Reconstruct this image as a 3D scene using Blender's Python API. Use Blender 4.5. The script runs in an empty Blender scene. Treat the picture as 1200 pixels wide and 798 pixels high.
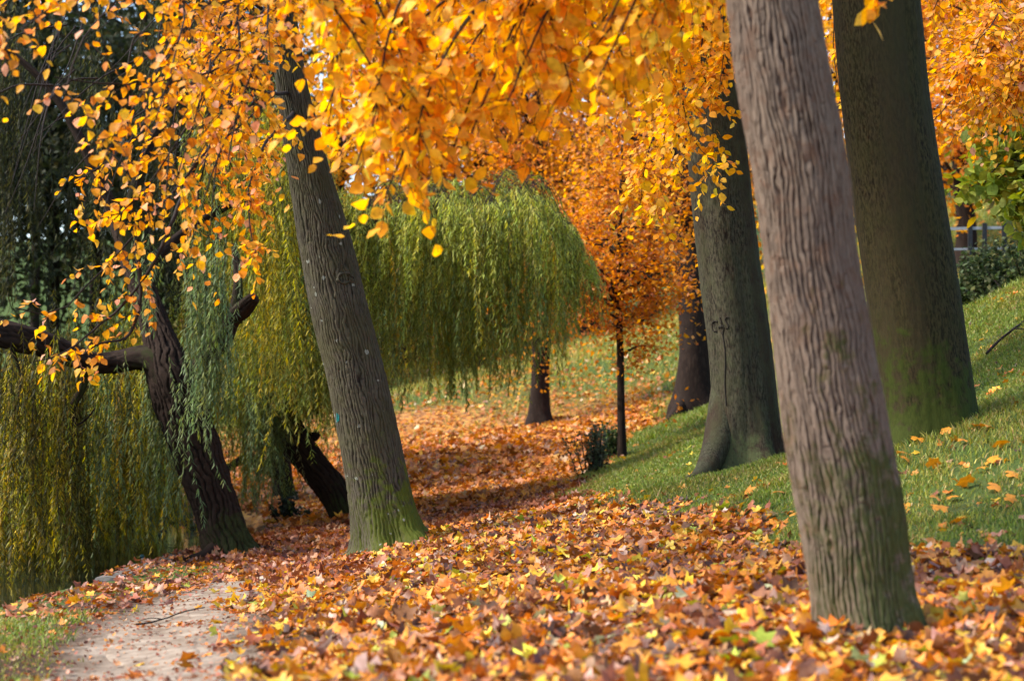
import bpy, math
import numpy as np
from mathutils import Vector
from mathutils.bvhtree import BVHTree

SEED = np.random.default_rng(11)
rng = SEED
scene = bpy.context.scene
COL = scene.collection
FPX = 70.0 / 36.0 * 1200.0        # focal length in photo pixels
HZ = 470.0                        # photo row of the horizon
R = math.radians


def at(px, py, d):
    """the world point seen at photo pixel (px, py), d metres away"""
    return np.array([(px - 600.0) / FPX * d, d, (HZ - py) / FPX * d])


def mper(d):
    return d / FPX


# ------------------------------------------------------------------ objects
def tag(o, label=None, cat=None, group=None, kind=None):
    if label: o['label'] = label
    if cat: o['category'] = cat
    if group: o['group'] = group
    if kind: o['kind'] = kind
    return o


def thing(name, loc, label, cat, group=None):
    o = bpy.data.objects.new(name, None)
    o.empty_display_size = 0.2
    o.location = loc
    COL.objects.link(o)
    return tag(o, label, cat, group)


def mk(name, V, quads=None, tris=None, mat=None, parent=None, attrs=None, smooth=True, polys=None, origin=None):
    """one mesh object from arrays; V in world metres, stored relative to the parent thing"""
    V = np.asarray(V, dtype=np.float64)
    base = np.zeros(3)
    if parent is not None:
        p = parent
        while p is not None:
            base = base + np.array(p.location)
            p = p.parent
    elif origin is not None:
        base = np.asarray(origin, dtype=float)
    L = V - base
    me = bpy.data.meshes.new(name)
    idx, starts, tot, pos = [], [], [], 0
    for F in (quads, tris) + tuple(polys or ()):
        if F is None or len(F) == 0: continue
        F = np.asarray(F, dtype=np.int32)
        k = F.shape[1]
        idx.append(F.ravel()); starts.append(np.arange(len(F)) * k + pos); tot.append(np.full(len(F), k))
        pos += F.size
    idx = np.concatenate(idx); starts = np.concatenate(starts); tot = np.concatenate(tot)
    me.vertices.add(len(L)); me.vertices.foreach_set('co', L.astype(np.float32).ravel())
    me.loops.add(len(idx)); me.loops.foreach_set('vertex_index', idx.astype(np.int32))
    me.polygons.add(len(starts)); me.polygons.foreach_set('loop_start', starts.astype(np.int32))
    me.polygons.foreach_set('loop_total', tot.astype(np.int32))
    me.polygons.foreach_set('use_smooth', np.full(len(starts), smooth, dtype=bool))
    me.update(calc_edges=True)
    for k, A in (attrs or {}).items():
        A = np.asarray(A, dtype=np.float32)
        if A.ndim == 1:
            me.attributes.new(k, 'FLOAT', 'POINT').data.foreach_set('value', A)
        elif k.startswith('col'):
            C4 = np.ones((len(A), 4), dtype=np.float32); C4[:, :3] = A
            me.attributes.new(k, 'FLOAT_COLOR', 'POINT').data.foreach_set('color', C4.ravel())
        else:
            me.attributes.new(k, 'FLOAT_VECTOR', 'POINT').data.foreach_set('vector', A.ravel())
    o = bpy.data.objects.new(name, me)
    if mat is not None: me.materials.append(mat)
    COL.objects.link(o)
    if parent is not None: o.parent = parent
    else: o.location = base
    return o


class Bag:
    """collects pieces of ONE mesh"""
    def __init__(s): s.V, s.Q, s.T, s.A, s.n = [], [], [], {}, 0
    def add(s, V, quads=None, tris=None, **attrs):
        V = np.asarray(V).reshape(-1, 3)
        if len(V) == 0: return
        s.V.append(V)
        if quads is not None and len(quads): s.Q.append(np.asarray(quads) + s.n)
        if tris is not None and len(tris): s.T.append(np.asarray(tris) + s.n)
        for k, a in attrs.items(): s.A.setdefault(k, []).append(a)
        s.n += len(V)
    def build(s, name, mat, parent=None, smooth=True, origin=None):
        return mk(name, np.concatenate(s.V), np.concatenate(s.Q) if s.Q else None, np.concatenate(s.T) if s.T else None, mat, parent,
                  {k: np.concatenate(v) for k, v in s.A.items()}, smooth, origin=origin)


# ------------------------------------------------------------------ maths
def spline(P, n):
    """Catmull-Rom through rows of P (any width), n samples, even in arc length"""
    P = np.asarray(P, dtype=float)
    Q = np.vstack([2 * P[0] - P[1], P, 2 * P[-1] - P[-2]])
    out = []
    m = 24
    t = np.linspace(0, 1, m, endpoint=False)[:, None]
    for i in range(1, len(Q) - 2):
        a, b, c, d = Q[i - 1], Q[i], Q[i + 1], Q[i + 2]
        out.append(0.5 * ((2 * b) + (c - a) * t + (2 * a - 5 * b + 4 * c - d) * t ** 2 + (3 * b - a - 3 * c + d) * t ** 3))
    out.append(Q[-2][None])
    S = np.vstack(out)
    L = np.concatenate([[0], np.cumsum(np.linalg.norm(np.diff(S[:, :3], axis=0), axis=1))])
    u = np.linspace(0, L[-1], n)
    return np.stack([np.interp(u, L, S[:, k]) for k in range(S.shape[1])], 1)


def unit(v): return v / np.maximum(np.linalg.norm(v, axis=-1, keepdims=True), 1e-9)


def frames(P):
    """tangent, side, up of polylines P (..., n, 3)"""
    T = np.empty_like(P)
    T[..., 1:-1, :] = P[..., 2:, :] - P[..., :-2, :]
    T[..., 0, :] = P[..., 1, :] - P[..., 0, :]
    T[..., -1, :] = P[..., -1, :] - P[..., -2, :]
    T = unit(T)
    ref = np.zeros_like(T); ref[..., 1] = 1.0; ref[..., 0] = 0.13
    N = unit(np.cross(T, ref)); B = np.cross(T, N)
    return T, N, B


def tubes(bag, P, rad, k=4):
    """P (M,n,3), rad (M,n): M tubes into the bag"""
    P = np.asarray(P, dtype=float); rad = np.asarray(rad, dtype=float)
    M, n, _ = P.shape
    T, N, B = frames(P)
    a = np.arange(k) / k * 2 * math.pi
    V = P[:, :, None, :] + rad[:, :, None, None] * (np.cos(a)[None, None, :, None] * N[:, :, None, :] + np.sin(a)[None, None, :, None] * B[:, :, None, :])
    i = np.arange(M)[:, None, None] * n * k + np.arange(n - 1)[None, :, None] * k
    j = np.arange(k)[None, None, :]; j2 = (j + 1) % k
    Q = np.stack([i + j, i + j2, i + k + j2, i + k + j], -1).reshape(-1, 4)
    H = np.repeat(P[:, :, None, :] - P[:, :1, None, :], k, 2)
    bag.add(V.reshape(-1, 3), Q, bp=V.reshape(-1, 3) * np.array([1, 1, 1.0]), hgt=np.full(V.size // 3, 9.0), groove=np.clip(.55 + .45 * np.sin(np.arange(V.size // 3) * 2.399), 0, 1))


def vnoise(x, y, seed=0):
    """smooth value noise in 2D"""
    xi = np.floor(x).astype(np.int64); yi = np.floor(y).astype(np.int64)
    fx = x - xi; fy = y - yi
    fx = fx * fx * (3 - 2 * fx); fy = fy * fy * (3 - 2 * fy)
    def h(a, b):
        n = (a * 374761393 + b * 668265263 + seed * 974711) & 0x7fffffff
        n = ((n ^ (n >> 13)) * 1274126177) & 0x7fffffff
        return ((n ^ (n >> 16)) & 0xffff) / 65535.0
    return (h(xi, yi) * (1 - fx) + h(xi + 1, yi) * fx) * (1 - fy) + (h(xi, yi + 1) * (1 - fx) + h(xi + 1, yi + 1) * fx) * fy


def fbm(x, y, seed=0, o=4):
    s = 0; a = 0.5; f = 1.0
    for i in range(o):
        s = s + a * vnoise(x * f, y * f, seed + i * 17); a *= 0.5; f *= 2.03
    return s / (1 - 0.5 ** o)


# ------------------------------------------------------------------ materials
def new_mat(name):
    m = bpy.data.materials.new(name); m.use_nodes = True
    nt = m.node_tree; nt.nodes.clear()
    out = nt.nodes.new('ShaderNodeOutputMaterial')
    return m, nt, out


class NT:
    def __init__(s, nt): s.nt = nt
    def n(s, t, **k):
        x = s.nt.nodes.new(t)
        for a, b in k.items():
            if a.startswith('i_'):
                x.inputs[a[2:].replace('_', ' ')].default_value = b
            else: setattr(x, a, b)
        return x
    def l(s, a, b): s.nt.links.new(a, b)
    def ramp(s, src, stops, interp='LINEAR'):
        r = s.nt.nodes.new('ShaderNodeValToRGB'); r.color_ramp.interpolation = interp
        e = r.color_ramp.elements
        while len(e) > 1: e.remove(e[-1])
        e[0].position = stops[0][0]; e[0].color = tuple(stops[0][1]) + (1,) if len(stops[0][1]) == 3 else stops[0][1]
        for p, c in stops[1:]:
            q = e.new(p); q.color = tuple(c) + (1,) if len(c) == 3 else c
        s.l(src, r.inputs[0]); return r
    def mix(s, f, a, b, mode='MIX'):
        x = s.nt.nodes.new('ShaderNodeMix'); x.data_type = 'RGBA'; x.blend_type = mode
        for i, v in ((0, f), (6, a), (7, b)):
            if hasattr(v, 'links'): s.l(v, x.inputs[i])
            else: x.inputs[i].default_value = v if i == 0 else tuple(v) + (1,)
        return x.outputs[2]
    def math(s, op, a, b=None, c=None, clamp=False):
        x = s.nt.nodes.new('ShaderNodeMath'); x.operation = op; x.use_clamp = clamp
        for i, v in enumerate((a, b, c)):
            if v is None: continue
            if hasattr(v, 'links'): s.l(v, x.inputs[i])
            else: x.inputs[i].default_value = v
        return x.outputs[0]
    def attr(s, name):
        x = s.nt.nodes.new('ShaderNodeAttribute'); x.attribute_name = name; return x


def g3(v): return (v, v, v)


def bark_mat(name, ridge, groove, sx=28.0, sz=0.14, disp=0.010, moss=(0.05, 0.075, 0.012), moss_h=0.0, moss_side=None, moss_all=0.0, lichen=0.0, streak=None, smoothbark=False, blotch=None, warm=None, furrow=False):
    m, nt, out = new_mat(name); w = NT(nt)
    a = w.attr('bp')
    mp = w.n('ShaderNodeMapping'); mp.inputs['Scale'].default_value = (1, 1, sz); w.l(a.outputs['Vector'], mp.inputs['Vector'])
    nz = w.n('ShaderNodeTexNoise', i_Scale=9.0, i_Detail=4.0); w.l(mp.outputs[0], nz.inputs['Vector'])
    off = w.n('ShaderNodeVectorMath', operation='SCALE'); off.inputs['Scale'].default_value = 0.10
    sub = w.n('ShaderNodeVectorMath', operation='SUBTRACT'); sub.inputs[1].default_value = (.5, .5, .5)
    flt = w.n('ShaderNodeVectorMath', operation='MULTIPLY'); flt.inputs[1].default_value = (1, 1, .2)
    w.l(nz.outputs['Color'], sub.inputs[0]); w.l(sub.outputs[0], flt.inputs[0]); w.l(flt.outputs[0], off.inputs[0])
    ad = w.n('ShaderNodeVectorMath', operation='ADD'); w.l(mp.outputs[0], ad.inputs[0]); w.l(off.outputs[0], ad.inputs[1])
    vo = w.n('ShaderNodeTexVoronoi', feature='DISTANCE_TO_EDGE', i_Scale=sx); w.l(ad.outputs[0], vo.inputs['Vector'])
    edge = w.ramp(vo.outputs['Distance'], [(0.0, g3(0)), (0.08, g3(.25)), (0.20, g3(.85)), (0.40, g3(1))])
    fur = w.n('ShaderNodeTexNoise', i_Scale=sx * 0.62, i_Detail=2.5, i_Roughness=0.55); w.l(ad.outputs[0], fur.inputs['Vector'])
    fab = w.math('ABSOLUTE', w.math('SUBTRACT', fur.outputs['Fac'], 0.5))
    fr = w.ramp(fab, [(0.0, g3(0)), (0.035, g3(.2)), (0.085, g3(.85)), (0.14, g3(1))])
    fmul = w.math('MULTIPLY', edge.outputs[0], fr.outputs[0])
    fine = w.n('ShaderNodeTexNoise', i_Scale=70.0, i_Detail=6.0, i_Roughness=0.65); w.l(mp.outputs[0], fine.inputs['Vector'])
    big = w.n('ShaderNodeTexNoise', i_Scale=2.2, i_Detail=5.0, i_Roughness=0.6); w.l(a.outputs['Vector'], big.inputs['Vector'])
    med = w.n('ShaderNodeTexNoise', i_Scale=11.0, i_Detail=5.0, i_Roughness=0.6); w.l(a.outputs['Vector'], med.inputs['Vector'])
    if furrow: fmul = w.attr('groove').outputs['Fac']
    f0 = w.math('MULTIPLY', fmul, 0.8 if not smoothbark else 0.0)
    f1 = w.math('MULTIPLY_ADD', fine.outputs['Fac'], 1.3 if furrow else 0.9, f0)
    f2 = w.math('SUBTRACT', f1, 0.58 if furrow else 0.36, clamp=True) if not smoothbark else w.ramp(fine.outputs['Fac'], [(0.42, g3(0)), (0.58, g3(1))]).outputs[0]
    c = w.mix(f2, groove, ridge)
    bl = blotch or tuple(x * 0.62 for x in ridge)
    bf = w.ramp(big.outputs['Fac'], [(0.40, g3(0)), (0.62, g3(1))])
    bff = w.math('MULTIPLY', bf.outputs[0], 0.45)
    c = w.mix(bff, c, bl)
    if warm:
        wf = w.ramp(med.outputs['Fac'], [(0.5, g3(0)), (0.68, g3(.75))]); c = w.mix(wf.outputs[0], c, warm)
    if streak:
        mp2 = w.n('ShaderNodeMapping'); mp2.inputs['Scale'].default_value = (1, 1, 0.05); w.l(a.outputs['Vector'], mp2.inputs['Vector'])
        st = w.n('ShaderNodeTexNoise', i_Scale=5.5, i_Detail=4.0); w.l(mp2.outputs[0], st.inputs['Vector'])
        sf = w.ramp(st.outputs['Fac'], [(0.44, g3(0)), (0.58, g3(1))])
        sff = w.math('MULTIPLY', sf.outputs[0], 0.75)
        c = w.mix(sff, c, streak)
    # moss: rises from the foot, broken by noise; a thin film elsewhere
    h = w.attr('hgt').outputs['Fac']
    mm = w.math('MULTIPLY_ADD', med.outputs['Fac'], 2.6, -1.3)
    mm2 = w.math('MULTIPLY_ADD', big.outputs['Fac'], 1.6, -0.8)
    m1 = w.math('ADD', mm, mm2)
    if moss_h > 0:
        hh = w.math('DIVIDE', h, moss_h)
        h1 = w.math('SUBTRACT', 1.0, hh)
        m3 = w.math('ADD', m1, h1)
        mf = w.ramp(m3, [(0.12, g3(0)), (0.55, g3(1))])
        mff = w.math('MULTIPLY', mf.outputs[0], 0.85)
        if moss_side:
            gm = w.n('ShaderNodeNewGeometry')
            dt = w.n('ShaderNodeVectorMath', operation='DOT_PRODUCT'); w.l(gm.outputs['Normal'], dt.inputs[0]); dt.inputs[1].default_value = moss_side
            sf2 = w.ramp(w.math('MULTIPLY_ADD', dt.outputs['Value'], 0.5, 0.5), [(0.35, g3(0.05)), (0.75, g3(1))])
            mff = w.math('MULTIPLY', mff, sf2.outputs[0])
        mc = w.mix(fine.outputs['Fac'], tuple(x * 0.45 for x in moss), tuple(min(1, x * 1.6) for x in moss))
        c = w.mix(mff, c, mc)
    if moss_all > 0:
        ma = w.ramp(w.math('ADD', w.math('MULTIPLY', med.outputs['Fac'], 0.5), w.math('MULTIPLY', big.outputs['Fac'], 0.5)), [(0.42, g3(0)), (0.60, g3(1))])
        maf = w.math('MULTIPLY', ma.outputs[0], moss_all)
        c = w.mix(maf, c, moss)
    if lichen > 0:
        lv = w.n('ShaderNodeTexVoronoi', feature='F1', i_Scale=9.0); w.l(a.outputs['Vector'], lv.inputs['Vector'])
        sel = w.math('GREATER_THAN', w.n('ShaderNodeSeparateColor').outputs[0], 2.0)
        sc = w.n('ShaderNodeSeparateColor'); w.l(lv.outputs['Color'], sc.inputs[0])
        thr = w.math('MULTIPLY_ADD', sc.outputs[0], lichen, -lichen * 0.35)
        dd = w.math('ADD', lv.outputs['Distance'], w.math('MULTIPLY_ADD', fine.outputs['Fac'], 0.5, -0.22))
        lf = w.math('LESS_THAN', dd, thr)
        c = w.mix(w.math('MULTIPLY', lf, 0.8), c, (0.27, 0.28, 0.23))
    p = w.n('ShaderNodeBsdfPrincipled', i_Roughness=0.88); p.inputs['Specular IOR Level'].default_value = 0.10
    w.l(c, p.inputs['Base Color']); w.l(p.outputs[0], out.inputs['Surface'])
    hgt = w.math('MULTIPLY_ADD', fine.outputs['Fac'], 0.9 if furrow else 0.30, w.math('MULTIPLY', fmul, 0.0 if (smoothbark or furrow) else 1.0))
    hgt = w.math('MULTIPLY_ADD', med.outputs['Fac'], 0.5, hgt)
    d = w.n('ShaderNodeDisplacement'); d.inputs['Scale'].default_value = disp; d.inputs['Midlevel'].default_value = 0.9
    w.l(hgt, d.inputs['Height']); w.l(d.outputs[0], out.inputs['Displacement'])
    m.displacement_method = 'BOTH' if disp >= 0.004 else 'BUMP'
    return m


def leaf_mat(name, trans=0.4, rough=0.5, spec=0.35, sat=1.0, tint=1.25, vein=0.0):
    m, nt, out = new_mat(name); w = NT(nt)
    a = w.attr('col').outputs['Color']
    nz = w.n('ShaderNodeTexNoise', i_Scale=34.0, i_Detail=3.0)
    geo = w.n('ShaderNodeNewGeometry'); w.l(geo.outputs['Position'], nz.inputs['Vector'])
    v = w.ramp(nz.outputs['Fac'], [(0.3, (0.70, 0.64, 0.55)), (0.62, (1, 1, 1))])
    c = w.mix(1.0, a, v.outputs[0], 'MULTIPLY')
    p = w.n('ShaderNodeBsdfPrincipled', i_Roughness=rough); p.inputs['Specular IOR Level'].default_value = spec
    w.l(c, p.inputs['Base Color'])
    t = w.n('ShaderNodeBsdfTranslucent')
    hs = w.n('ShaderNodeHueSaturation'); hs.inputs['Saturation'].default_value = 1.12; hs.inputs['Value'].default_value = tint; w.l(c, hs.inputs['Color'])
    w.l(hs.outputs[0], t.inputs['Color'])
    mx = w.n('ShaderNodeMixShader'); mx.inputs[0].default_value = trans
    w.l(p.outputs[0], mx.inputs[1]); w.l(t.outputs[0], mx.inputs[2]); w.l(mx.outputs[0], out.inputs['Surface'])
    return m


def ground_mat():
    m, nt, out = new_mat('ground_soil_grass_and_litter'); w = NT(nt)
    geo = w.n('ShaderNodeNewGeometry')
    n1 = w.n('ShaderNodeTexNoise', i_Scale=1.1, i_Detail=6.0, i_Roughness=0.65); w.l(geo.outputs['Position'], n1.inputs['Vector'])
    n2 = w.n('ShaderNodeTexNoise', i_Scale=14.0, i_Detail=6.0, i_Roughness=0.7); w.l(geo.outputs['Position'], n2.inputs['Vector'])
    v = w.n('ShaderNodeTexVoronoi', i_Scale=12.0); w.l(geo.outputs['Position'], v.inputs['Vector'])
    n3 = w.n('ShaderNodeTexNoise', i_Scale=3.2, i_Detail=7.0, i_Roughness=0.68); w.l(geo.outputs['Position'], n3.inputs['Vector'])
    soil = w.ramp(n2.outputs['Fac'], [(0.3, (0.030, 0.018, 0.010)), (0.7, (0.10, 0.058, 0.032))])
    grass = w.ramp(n2.outputs['Fac'], [(0.3, (0.030, 0.045, 0.010)), (0.7, (0.075, 0.115, 0.022))])
    vs = w.n('ShaderNodeSeparateColor'); w.l(v.outputs['Color'], vs.inputs[0])
    lit = w.ramp(vs.outputs[0], [(0.0, (0.10, 0.045, 0.02)), (0.35, (0.22, 0.09, 0.03)), (0.6, (0.40, 0.17, 0.035)), (0.8, (0.46, 0.24, 0.06)), (1.0, (0.26, 0.13, 0.07))])
    g = w.math('ADD', w.attr('grassy').outputs['Fac'], w.math('MULTIPLY_ADD', n1.outputs['Fac'], 0.7, -0.35))
    gf = w.ramp(g, [(0.38, g3(0)), (0.62, g3(1))])
    c = w.mix(gf.outputs[0], soil.outputs[0], grass.outputs[0])
    pe = w.ramp(n3.outputs['Fac'], [(0.32, (0.13, 0.092, 0.062)), (0.68, (0.32, 0.26, 0.20))])
    pf = w.ramp(w.math('ADD', w.attr('bare').outputs['Fac'], w.math('MULTIPLY_ADD', n2.outputs['Fac'], 1.0, -0.5)), [(0.35, g3(0)), (0.75, g3(1))])
    c = w.mix(pf.outputs[0], c, pe.outputs[0])
    lt = w.math('ADD', w.attr('litter').outputs['Fac'], w.math('MULTIPLY_ADD', n2.outputs['Fac'], 0.9, -0.5))
    lf = w.ramp(lt, [(0.45, g3(0)), (0.6, g3(1))])
    c = w.mix(lf.outputs[0], c, lit.outputs[0])
    p = w.n('ShaderNodeBsdfPrincipled', i_Roughness=0.95); p.inputs['Specular IOR Level'].default_value = 0.15
    w.l(c, p.inputs['Base Color']); w.l(p.outputs[0], out.inputs['Surface'])
    b = w.n('ShaderNodeBump', i_Strength=0.7, i_Distance=0.04); w.l(n2.outputs['Fac'], b.inputs['Height']); w.l(b.outputs[0], p.inputs['Normal'])
    return m


def noise_mat(name, c1, c2, scale=8.0, rough=0.9, bump=0.3, spec=0.2, dist=0.02, metallic=0.0):
    m, nt, out = new_mat(name); w = NT(nt)
    geo = w.n('ShaderNodeNewGeometry')
    n2 = w.n('ShaderNodeTexNoise', i_Scale=scale, i_Detail=7.0, i_Roughness=0.68); w.l(geo.outputs['Position'], n2.inputs['Vector'])
    c = w.ramp(n2.outputs['Fac'], [(0.32, c1), (0.68, c2)])
    p = w.n('ShaderNodeBsdfPrincipled', i_Roughness=rough, i_Metallic=metallic); p.inputs['Specular IOR Level'].default_value = spec
    w.l(c.outputs[0], p.inputs['Base Color']); w.l(p.outputs[0], out.inputs['Surface'])
    b = w.n('ShaderNodeBump', i_Strength=bump, i_Distance=dist); w.l(n2.outputs['Fac'], b.inputs['Height']); w.l(b.outputs[0], p.inputs['Normal'])
    return m


def water_mat():
    m, nt, out = new_mat('dark_pond_water'); w = NT(nt)
    p = w.n('ShaderNodeBsdfPrincipled', i_Roughness=0.06); p.inputs['Base Color'].default_value = (0.010, 0.013, 0.007, 1); p.inputs['IOR'].default_value = 1.33
    geo = w.n('ShaderNodeNewGeometry')
    n = w.n('ShaderNodeTexNoise', i_Scale=2.5, i_Detail=3.0); w.l(geo.outputs['Position'], n.inputs['Vector'])
    b = w.n('ShaderNodeBump', i_Strength=0.12, i_Distance=0.02); w.l(n.outputs['Fac'], b.inputs['Height']); w.l(b.outputs[0], p.inputs['Normal'])
    w.l(p.outputs[0], out.inputs['Surface'])
    return m


M_GROUND = ground_mat()
M_LITTER = leaf_mat('fallen_leaf', 0.22, 0.52, 0.38, tint=1.2)
M_LEAF = leaf_mat('autumn_leaf', 0.52, 0.5, 0.28, tint=1.45)
M_WILLOW = leaf_mat('willow_leaf', 0.45, 0.55, 0.22, tint=1.4)
M_GRASS = leaf_mat('grass_blade', 0.35, 0.5, 0.3, tint=1.2)
M_GREEN = leaf_mat('green_leaf', 0.35, 0.6, 0.15, tint=1.2)
M_FRONT = bark_mat('furrowed_pinkish_bark', (0.188, 0.138, 0.100), (0.022, 0.010, 0.006), 24, 0.3, 0.008, furrow=True, warm=(0.125, 0.068, 0.042), moss_h=1.15, moss=(0.045, 0.06, 0.012), moss_side=(0.75, -0.6, 0), blotch=(0.11, 0.078, 0.060))
M_DARK = bark_mat('smooth_olive_bark', (0.052, 0.040, 0.016), (0.009, 0.006, 0.003), 14, 0.3, 0.012, moss_h=0.8, moss=(0.034, 0.046, 0.007), moss_all=0.15, lichen=0.0, smoothbark=True, streak=(0.036, 0.027, 0.013))
M_BEECH = bark_mat('grey_green_beech_bark', (0.062, 0.056, 0.036), (0.014, 0.011, 0.008), 16, 0.25, 0.012, moss_h=0.45, moss=(0.06, 0.07, 0.03), moss_all=0.35, lichen=0.0, smoothbark=True, streak=(0.030, 0.017, 0.011))
M_MID = bark_mat('mossy_grey_bark', (0.080, 0.068, 0.047), (0.010, 0.007, 0.005), 40, 0.3, 0.004, furrow=True, moss_h=0.80, moss=(0.080, 0.10, 0.010), moss_side=(0.85, -0.5, 0), moss_all=0.15, lichen=0.34, blotch=(0.05, 0.036, 0.024))
M_WBARK = bark_mat('dark_willow_bark', (0.030, 0.018, 0.012), (0.005, 0.0035, 0.003), 18, 0.3, 0.006, furrow=True, moss_h=0.6, moss=(0.028, 0.034, 0.009), moss_side=(0.9, -0.3, 0))
M_FARBARK = bark_mat('far_dark_bark', (0.040, 0.026, 0.019), (0.014, 0.009, 0.007), 20, 0.2, 0.003)
M_TWIG = noise_mat('dark_twig', (0.010, 0.007, 0.006), (0.030, 0.020, 0.015), 30, 0.85, 0.2)
M_PATH = noise_mat('grey_beaten_earth', (0.13, 0.092, 0.062), (0.33, 0.268, 0.205), 7.0, 0.95, 0.8, 0.12, 0.02)
M_STONE = noise_mat('pale_edging_stone', (0.04, 0.033, 0.026), (0.17, 0.155, 0.135), 6, 0.9, 0.6)
M_WATER = water_mat()
M_IRON = noise_mat('black_painted_iron', (0.012, 0.012, 0.013), (0.03, 0.03, 0.032), 30, 0.5, 0.1)
M_RAIL = noise_mat('pale_rail', (0.26, 0.25, 0.25), (0.40, 0.39, 0.38), 20, 0.5, 0.1)

# ------------------------------------------------------------------ terrain
WATER_Z = -1.87
CP = [  # photo pixel, distance
    (600, 798, 7.5), (300, 798, 8.3), (190, 798, 9.0), (20, 798, 9.8), (-300, 760, 10), (900, 798, 7.5), (1200, 798, 7.5), (1500, 780, 7.5),
    (1015, 735, 9.0), (760, 715, 10), (500, 720, 11), (200, 725, 13), (-30, 716, 14.2), (330, 668, 18), (455, 636, 18), (620, 655, 14), (700, 588, 20),
    (780, 604, 17), (940, 630, 13), (1050, 636, 12), (1200, 634, 11.5), (1500, 600, 11.5),
    (1088, 505, 15), (1200, 450, 17), (1400, 350, 17), (872, 550, 20), (810, 562, 19.3), (1000, 470, 22), (1200, 335, 24), (1130, 368, 26), (1500, 230, 26),
    (250, 655, 22), (110, 681, 18), (200, 655, 22), (305, 632, 27), (403, 612, 27), (335, 590, 33), (600, 592, 26), (520, 590, 28), (660, 580, 25),
    (728, 536, 31), (690, 560, 29), (812, 482, 36), (900, 440, 36), (632, 500, 42), (500, 528, 36), (380, 545, 38), (500, 462, 47), (560, 440, 54), (760, 455, 44), (850, 420, 46),
    (600, 395, 66), (900, 330, 66), (300, 500, 60), (100, 530, 60), (1150, 220, 66), (1300, 150, 60), (-200, 545, 45), (-600, 545, 30),
    (600, 300, 90), (200, 440, 100), (1000, 200, 100), (600, 210, 130), (-400, 480, 100)]
CP = np.array([at(*c) for c in CP])
CP = np.vstack([CP, [[0, -6, -1.0], [5, -6, -0.9], [-5, -6, -1.4], [-40, 20, -1.0], [-40, 60, 0.5], [40, 20, 7.0], [40, 60, 14], [30, 0, 2], [0, 200, 20], [100, 100, 24], [-100, 100, 8], [-100, 0, 0], [0, -100, 0], [100, -60, 8], [0, 260, 24]]])


def rbf_fit(C):
    D = np.linalg.norm(C[:, None, :2] - C[None, :, :2], axis=2)
    n = len(C)
    A = np.zeros((n + 3, n + 3)); A[:n, :n] = np.sqrt(D ** 2 + 1.0) - np.eye(n) * 0.02 * -1
    A[:n, n] = 1; A[:n, n + 1:] = C[:, :2]; A[n, :n] = 1; A[n + 1:, :n] = C[:, :2].T
    b = np.concatenate([C[:, 2], [0, 0, 0]])
    return np.linalg.solve(A, b)


WRBF = rbf_fit(CP)


def axis(lo, hi, c, fine, n):
    """spacing fine around c, growing outwards"""
    out = [c]; s = fine; x = c
    while x < hi: x += s; out.append(x); s = s * 1.0 if x - c < n else s * 1.09
    s = fine; x = c
    while x > lo: x -= s; out.insert(0, x); s = s * 1.0 if c - x < n else s * 1.09
    return np.array(out)


GX = axis(-220, 220, 0, 0.14, 11); GY = axis(-120, 330, 18, 0.15, 15)
XX, YY = np.meshgrid(GX, GY, indexing='ij')
Z = np.zeros(XX.size)
xy = np.stack([XX.ravel(), YY.ravel()], 1)
n = len(CP)
for s in range(0, len(xy), 20000):
    q = xy[s:s + 20000]
    D = np.sqrt(((q[:, None, :] - CP[None, :, :2]) ** 2).sum(2) + 1.0)
    Z[s:s + 20000] = D @ WRBF[:n] + WRBF[n] + q @ WRBF[n + 1:]
Z = Z.reshape(XX.shape)

EDGE_Y = np.array([-40, 6, 10, 15, 18, 22, 24.5, 27, 31, 34, 36.5])
EDGE_X = np.array([-4.6, -4.2, -3.95, -3.86, -3.86, -3.80, -3.62, -3.45, -4.0, -6.0, -9.0])


def pond_in(x, y):
    """metres inside the pond (negative: on land)"""
    e = np.interp(y, EDGE_Y, EDGE_X) - x
    far = 36.5 - y
    left = x + 15.0 + 1.2 * np.sin(y * 0.35)
    return np.minimum(np.minimum(e, far * 0.9), left)


pin = pond_in(XX, YY)
t = np.clip((pin + 0.05) / 0.8, 0, 1)
Z = Z + 0.06 * (fbm(XX * 0.9, YY * 0.9, 5) - 0.5) * 2 + 0.02 * (fbm(XX * 4, YY * 4, 9) - 0.5)
land = np.maximum(Z, np.where((pin < 0) & (pin > -1.5), WATER_Z + 0.10 + 0.1 * np.clip(-pin, 0, 1), np.where(pin <= -1.5, np.minimum(WATER_Z + 0.2, Z + 9), -99)))
Z = land * (1 - t) + (WATER_Z - 0.6) * t


def H(x, y):
    x = np.asarray(x, dtype=float); y = np.asarray(y, dtype=float)
    i = np.clip(np.searchsorted(GX, x) - 1, 0, len(GX) - 2); j = np.clip(np.searchsorted(GY, y) - 1, 0, len(GY) - 2)
    fx = np.clip((x - GX[i]) / (GX[i + 1] - GX[i]), 0, 1); fy = np.clip((y - GY[j]) / (GY[j + 1] - GY[j]), 0, 1)
    return (Z[i, j] * (1 - fx) + Z[i + 1, j] * fx) * (1 - fy) + (Z[i, j + 1] * (1 - fx) + Z[i + 1, j + 1] * fx) * fy


PATH = np.array([[-1.25, 4], [-1.45, 7], [-1.62, 9], [-1.95, 11], [-2.2, 13], [-2.15, 15.5], [-1.9, 18], [-1.3, 22], [-0.5, 26], [0.3, 30], [0.9, 34]])


def path_d(x, y):
    c = np.interp(y, PATH[:, 1], PATH[:, 0]); return np.abs(x - c)


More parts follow.
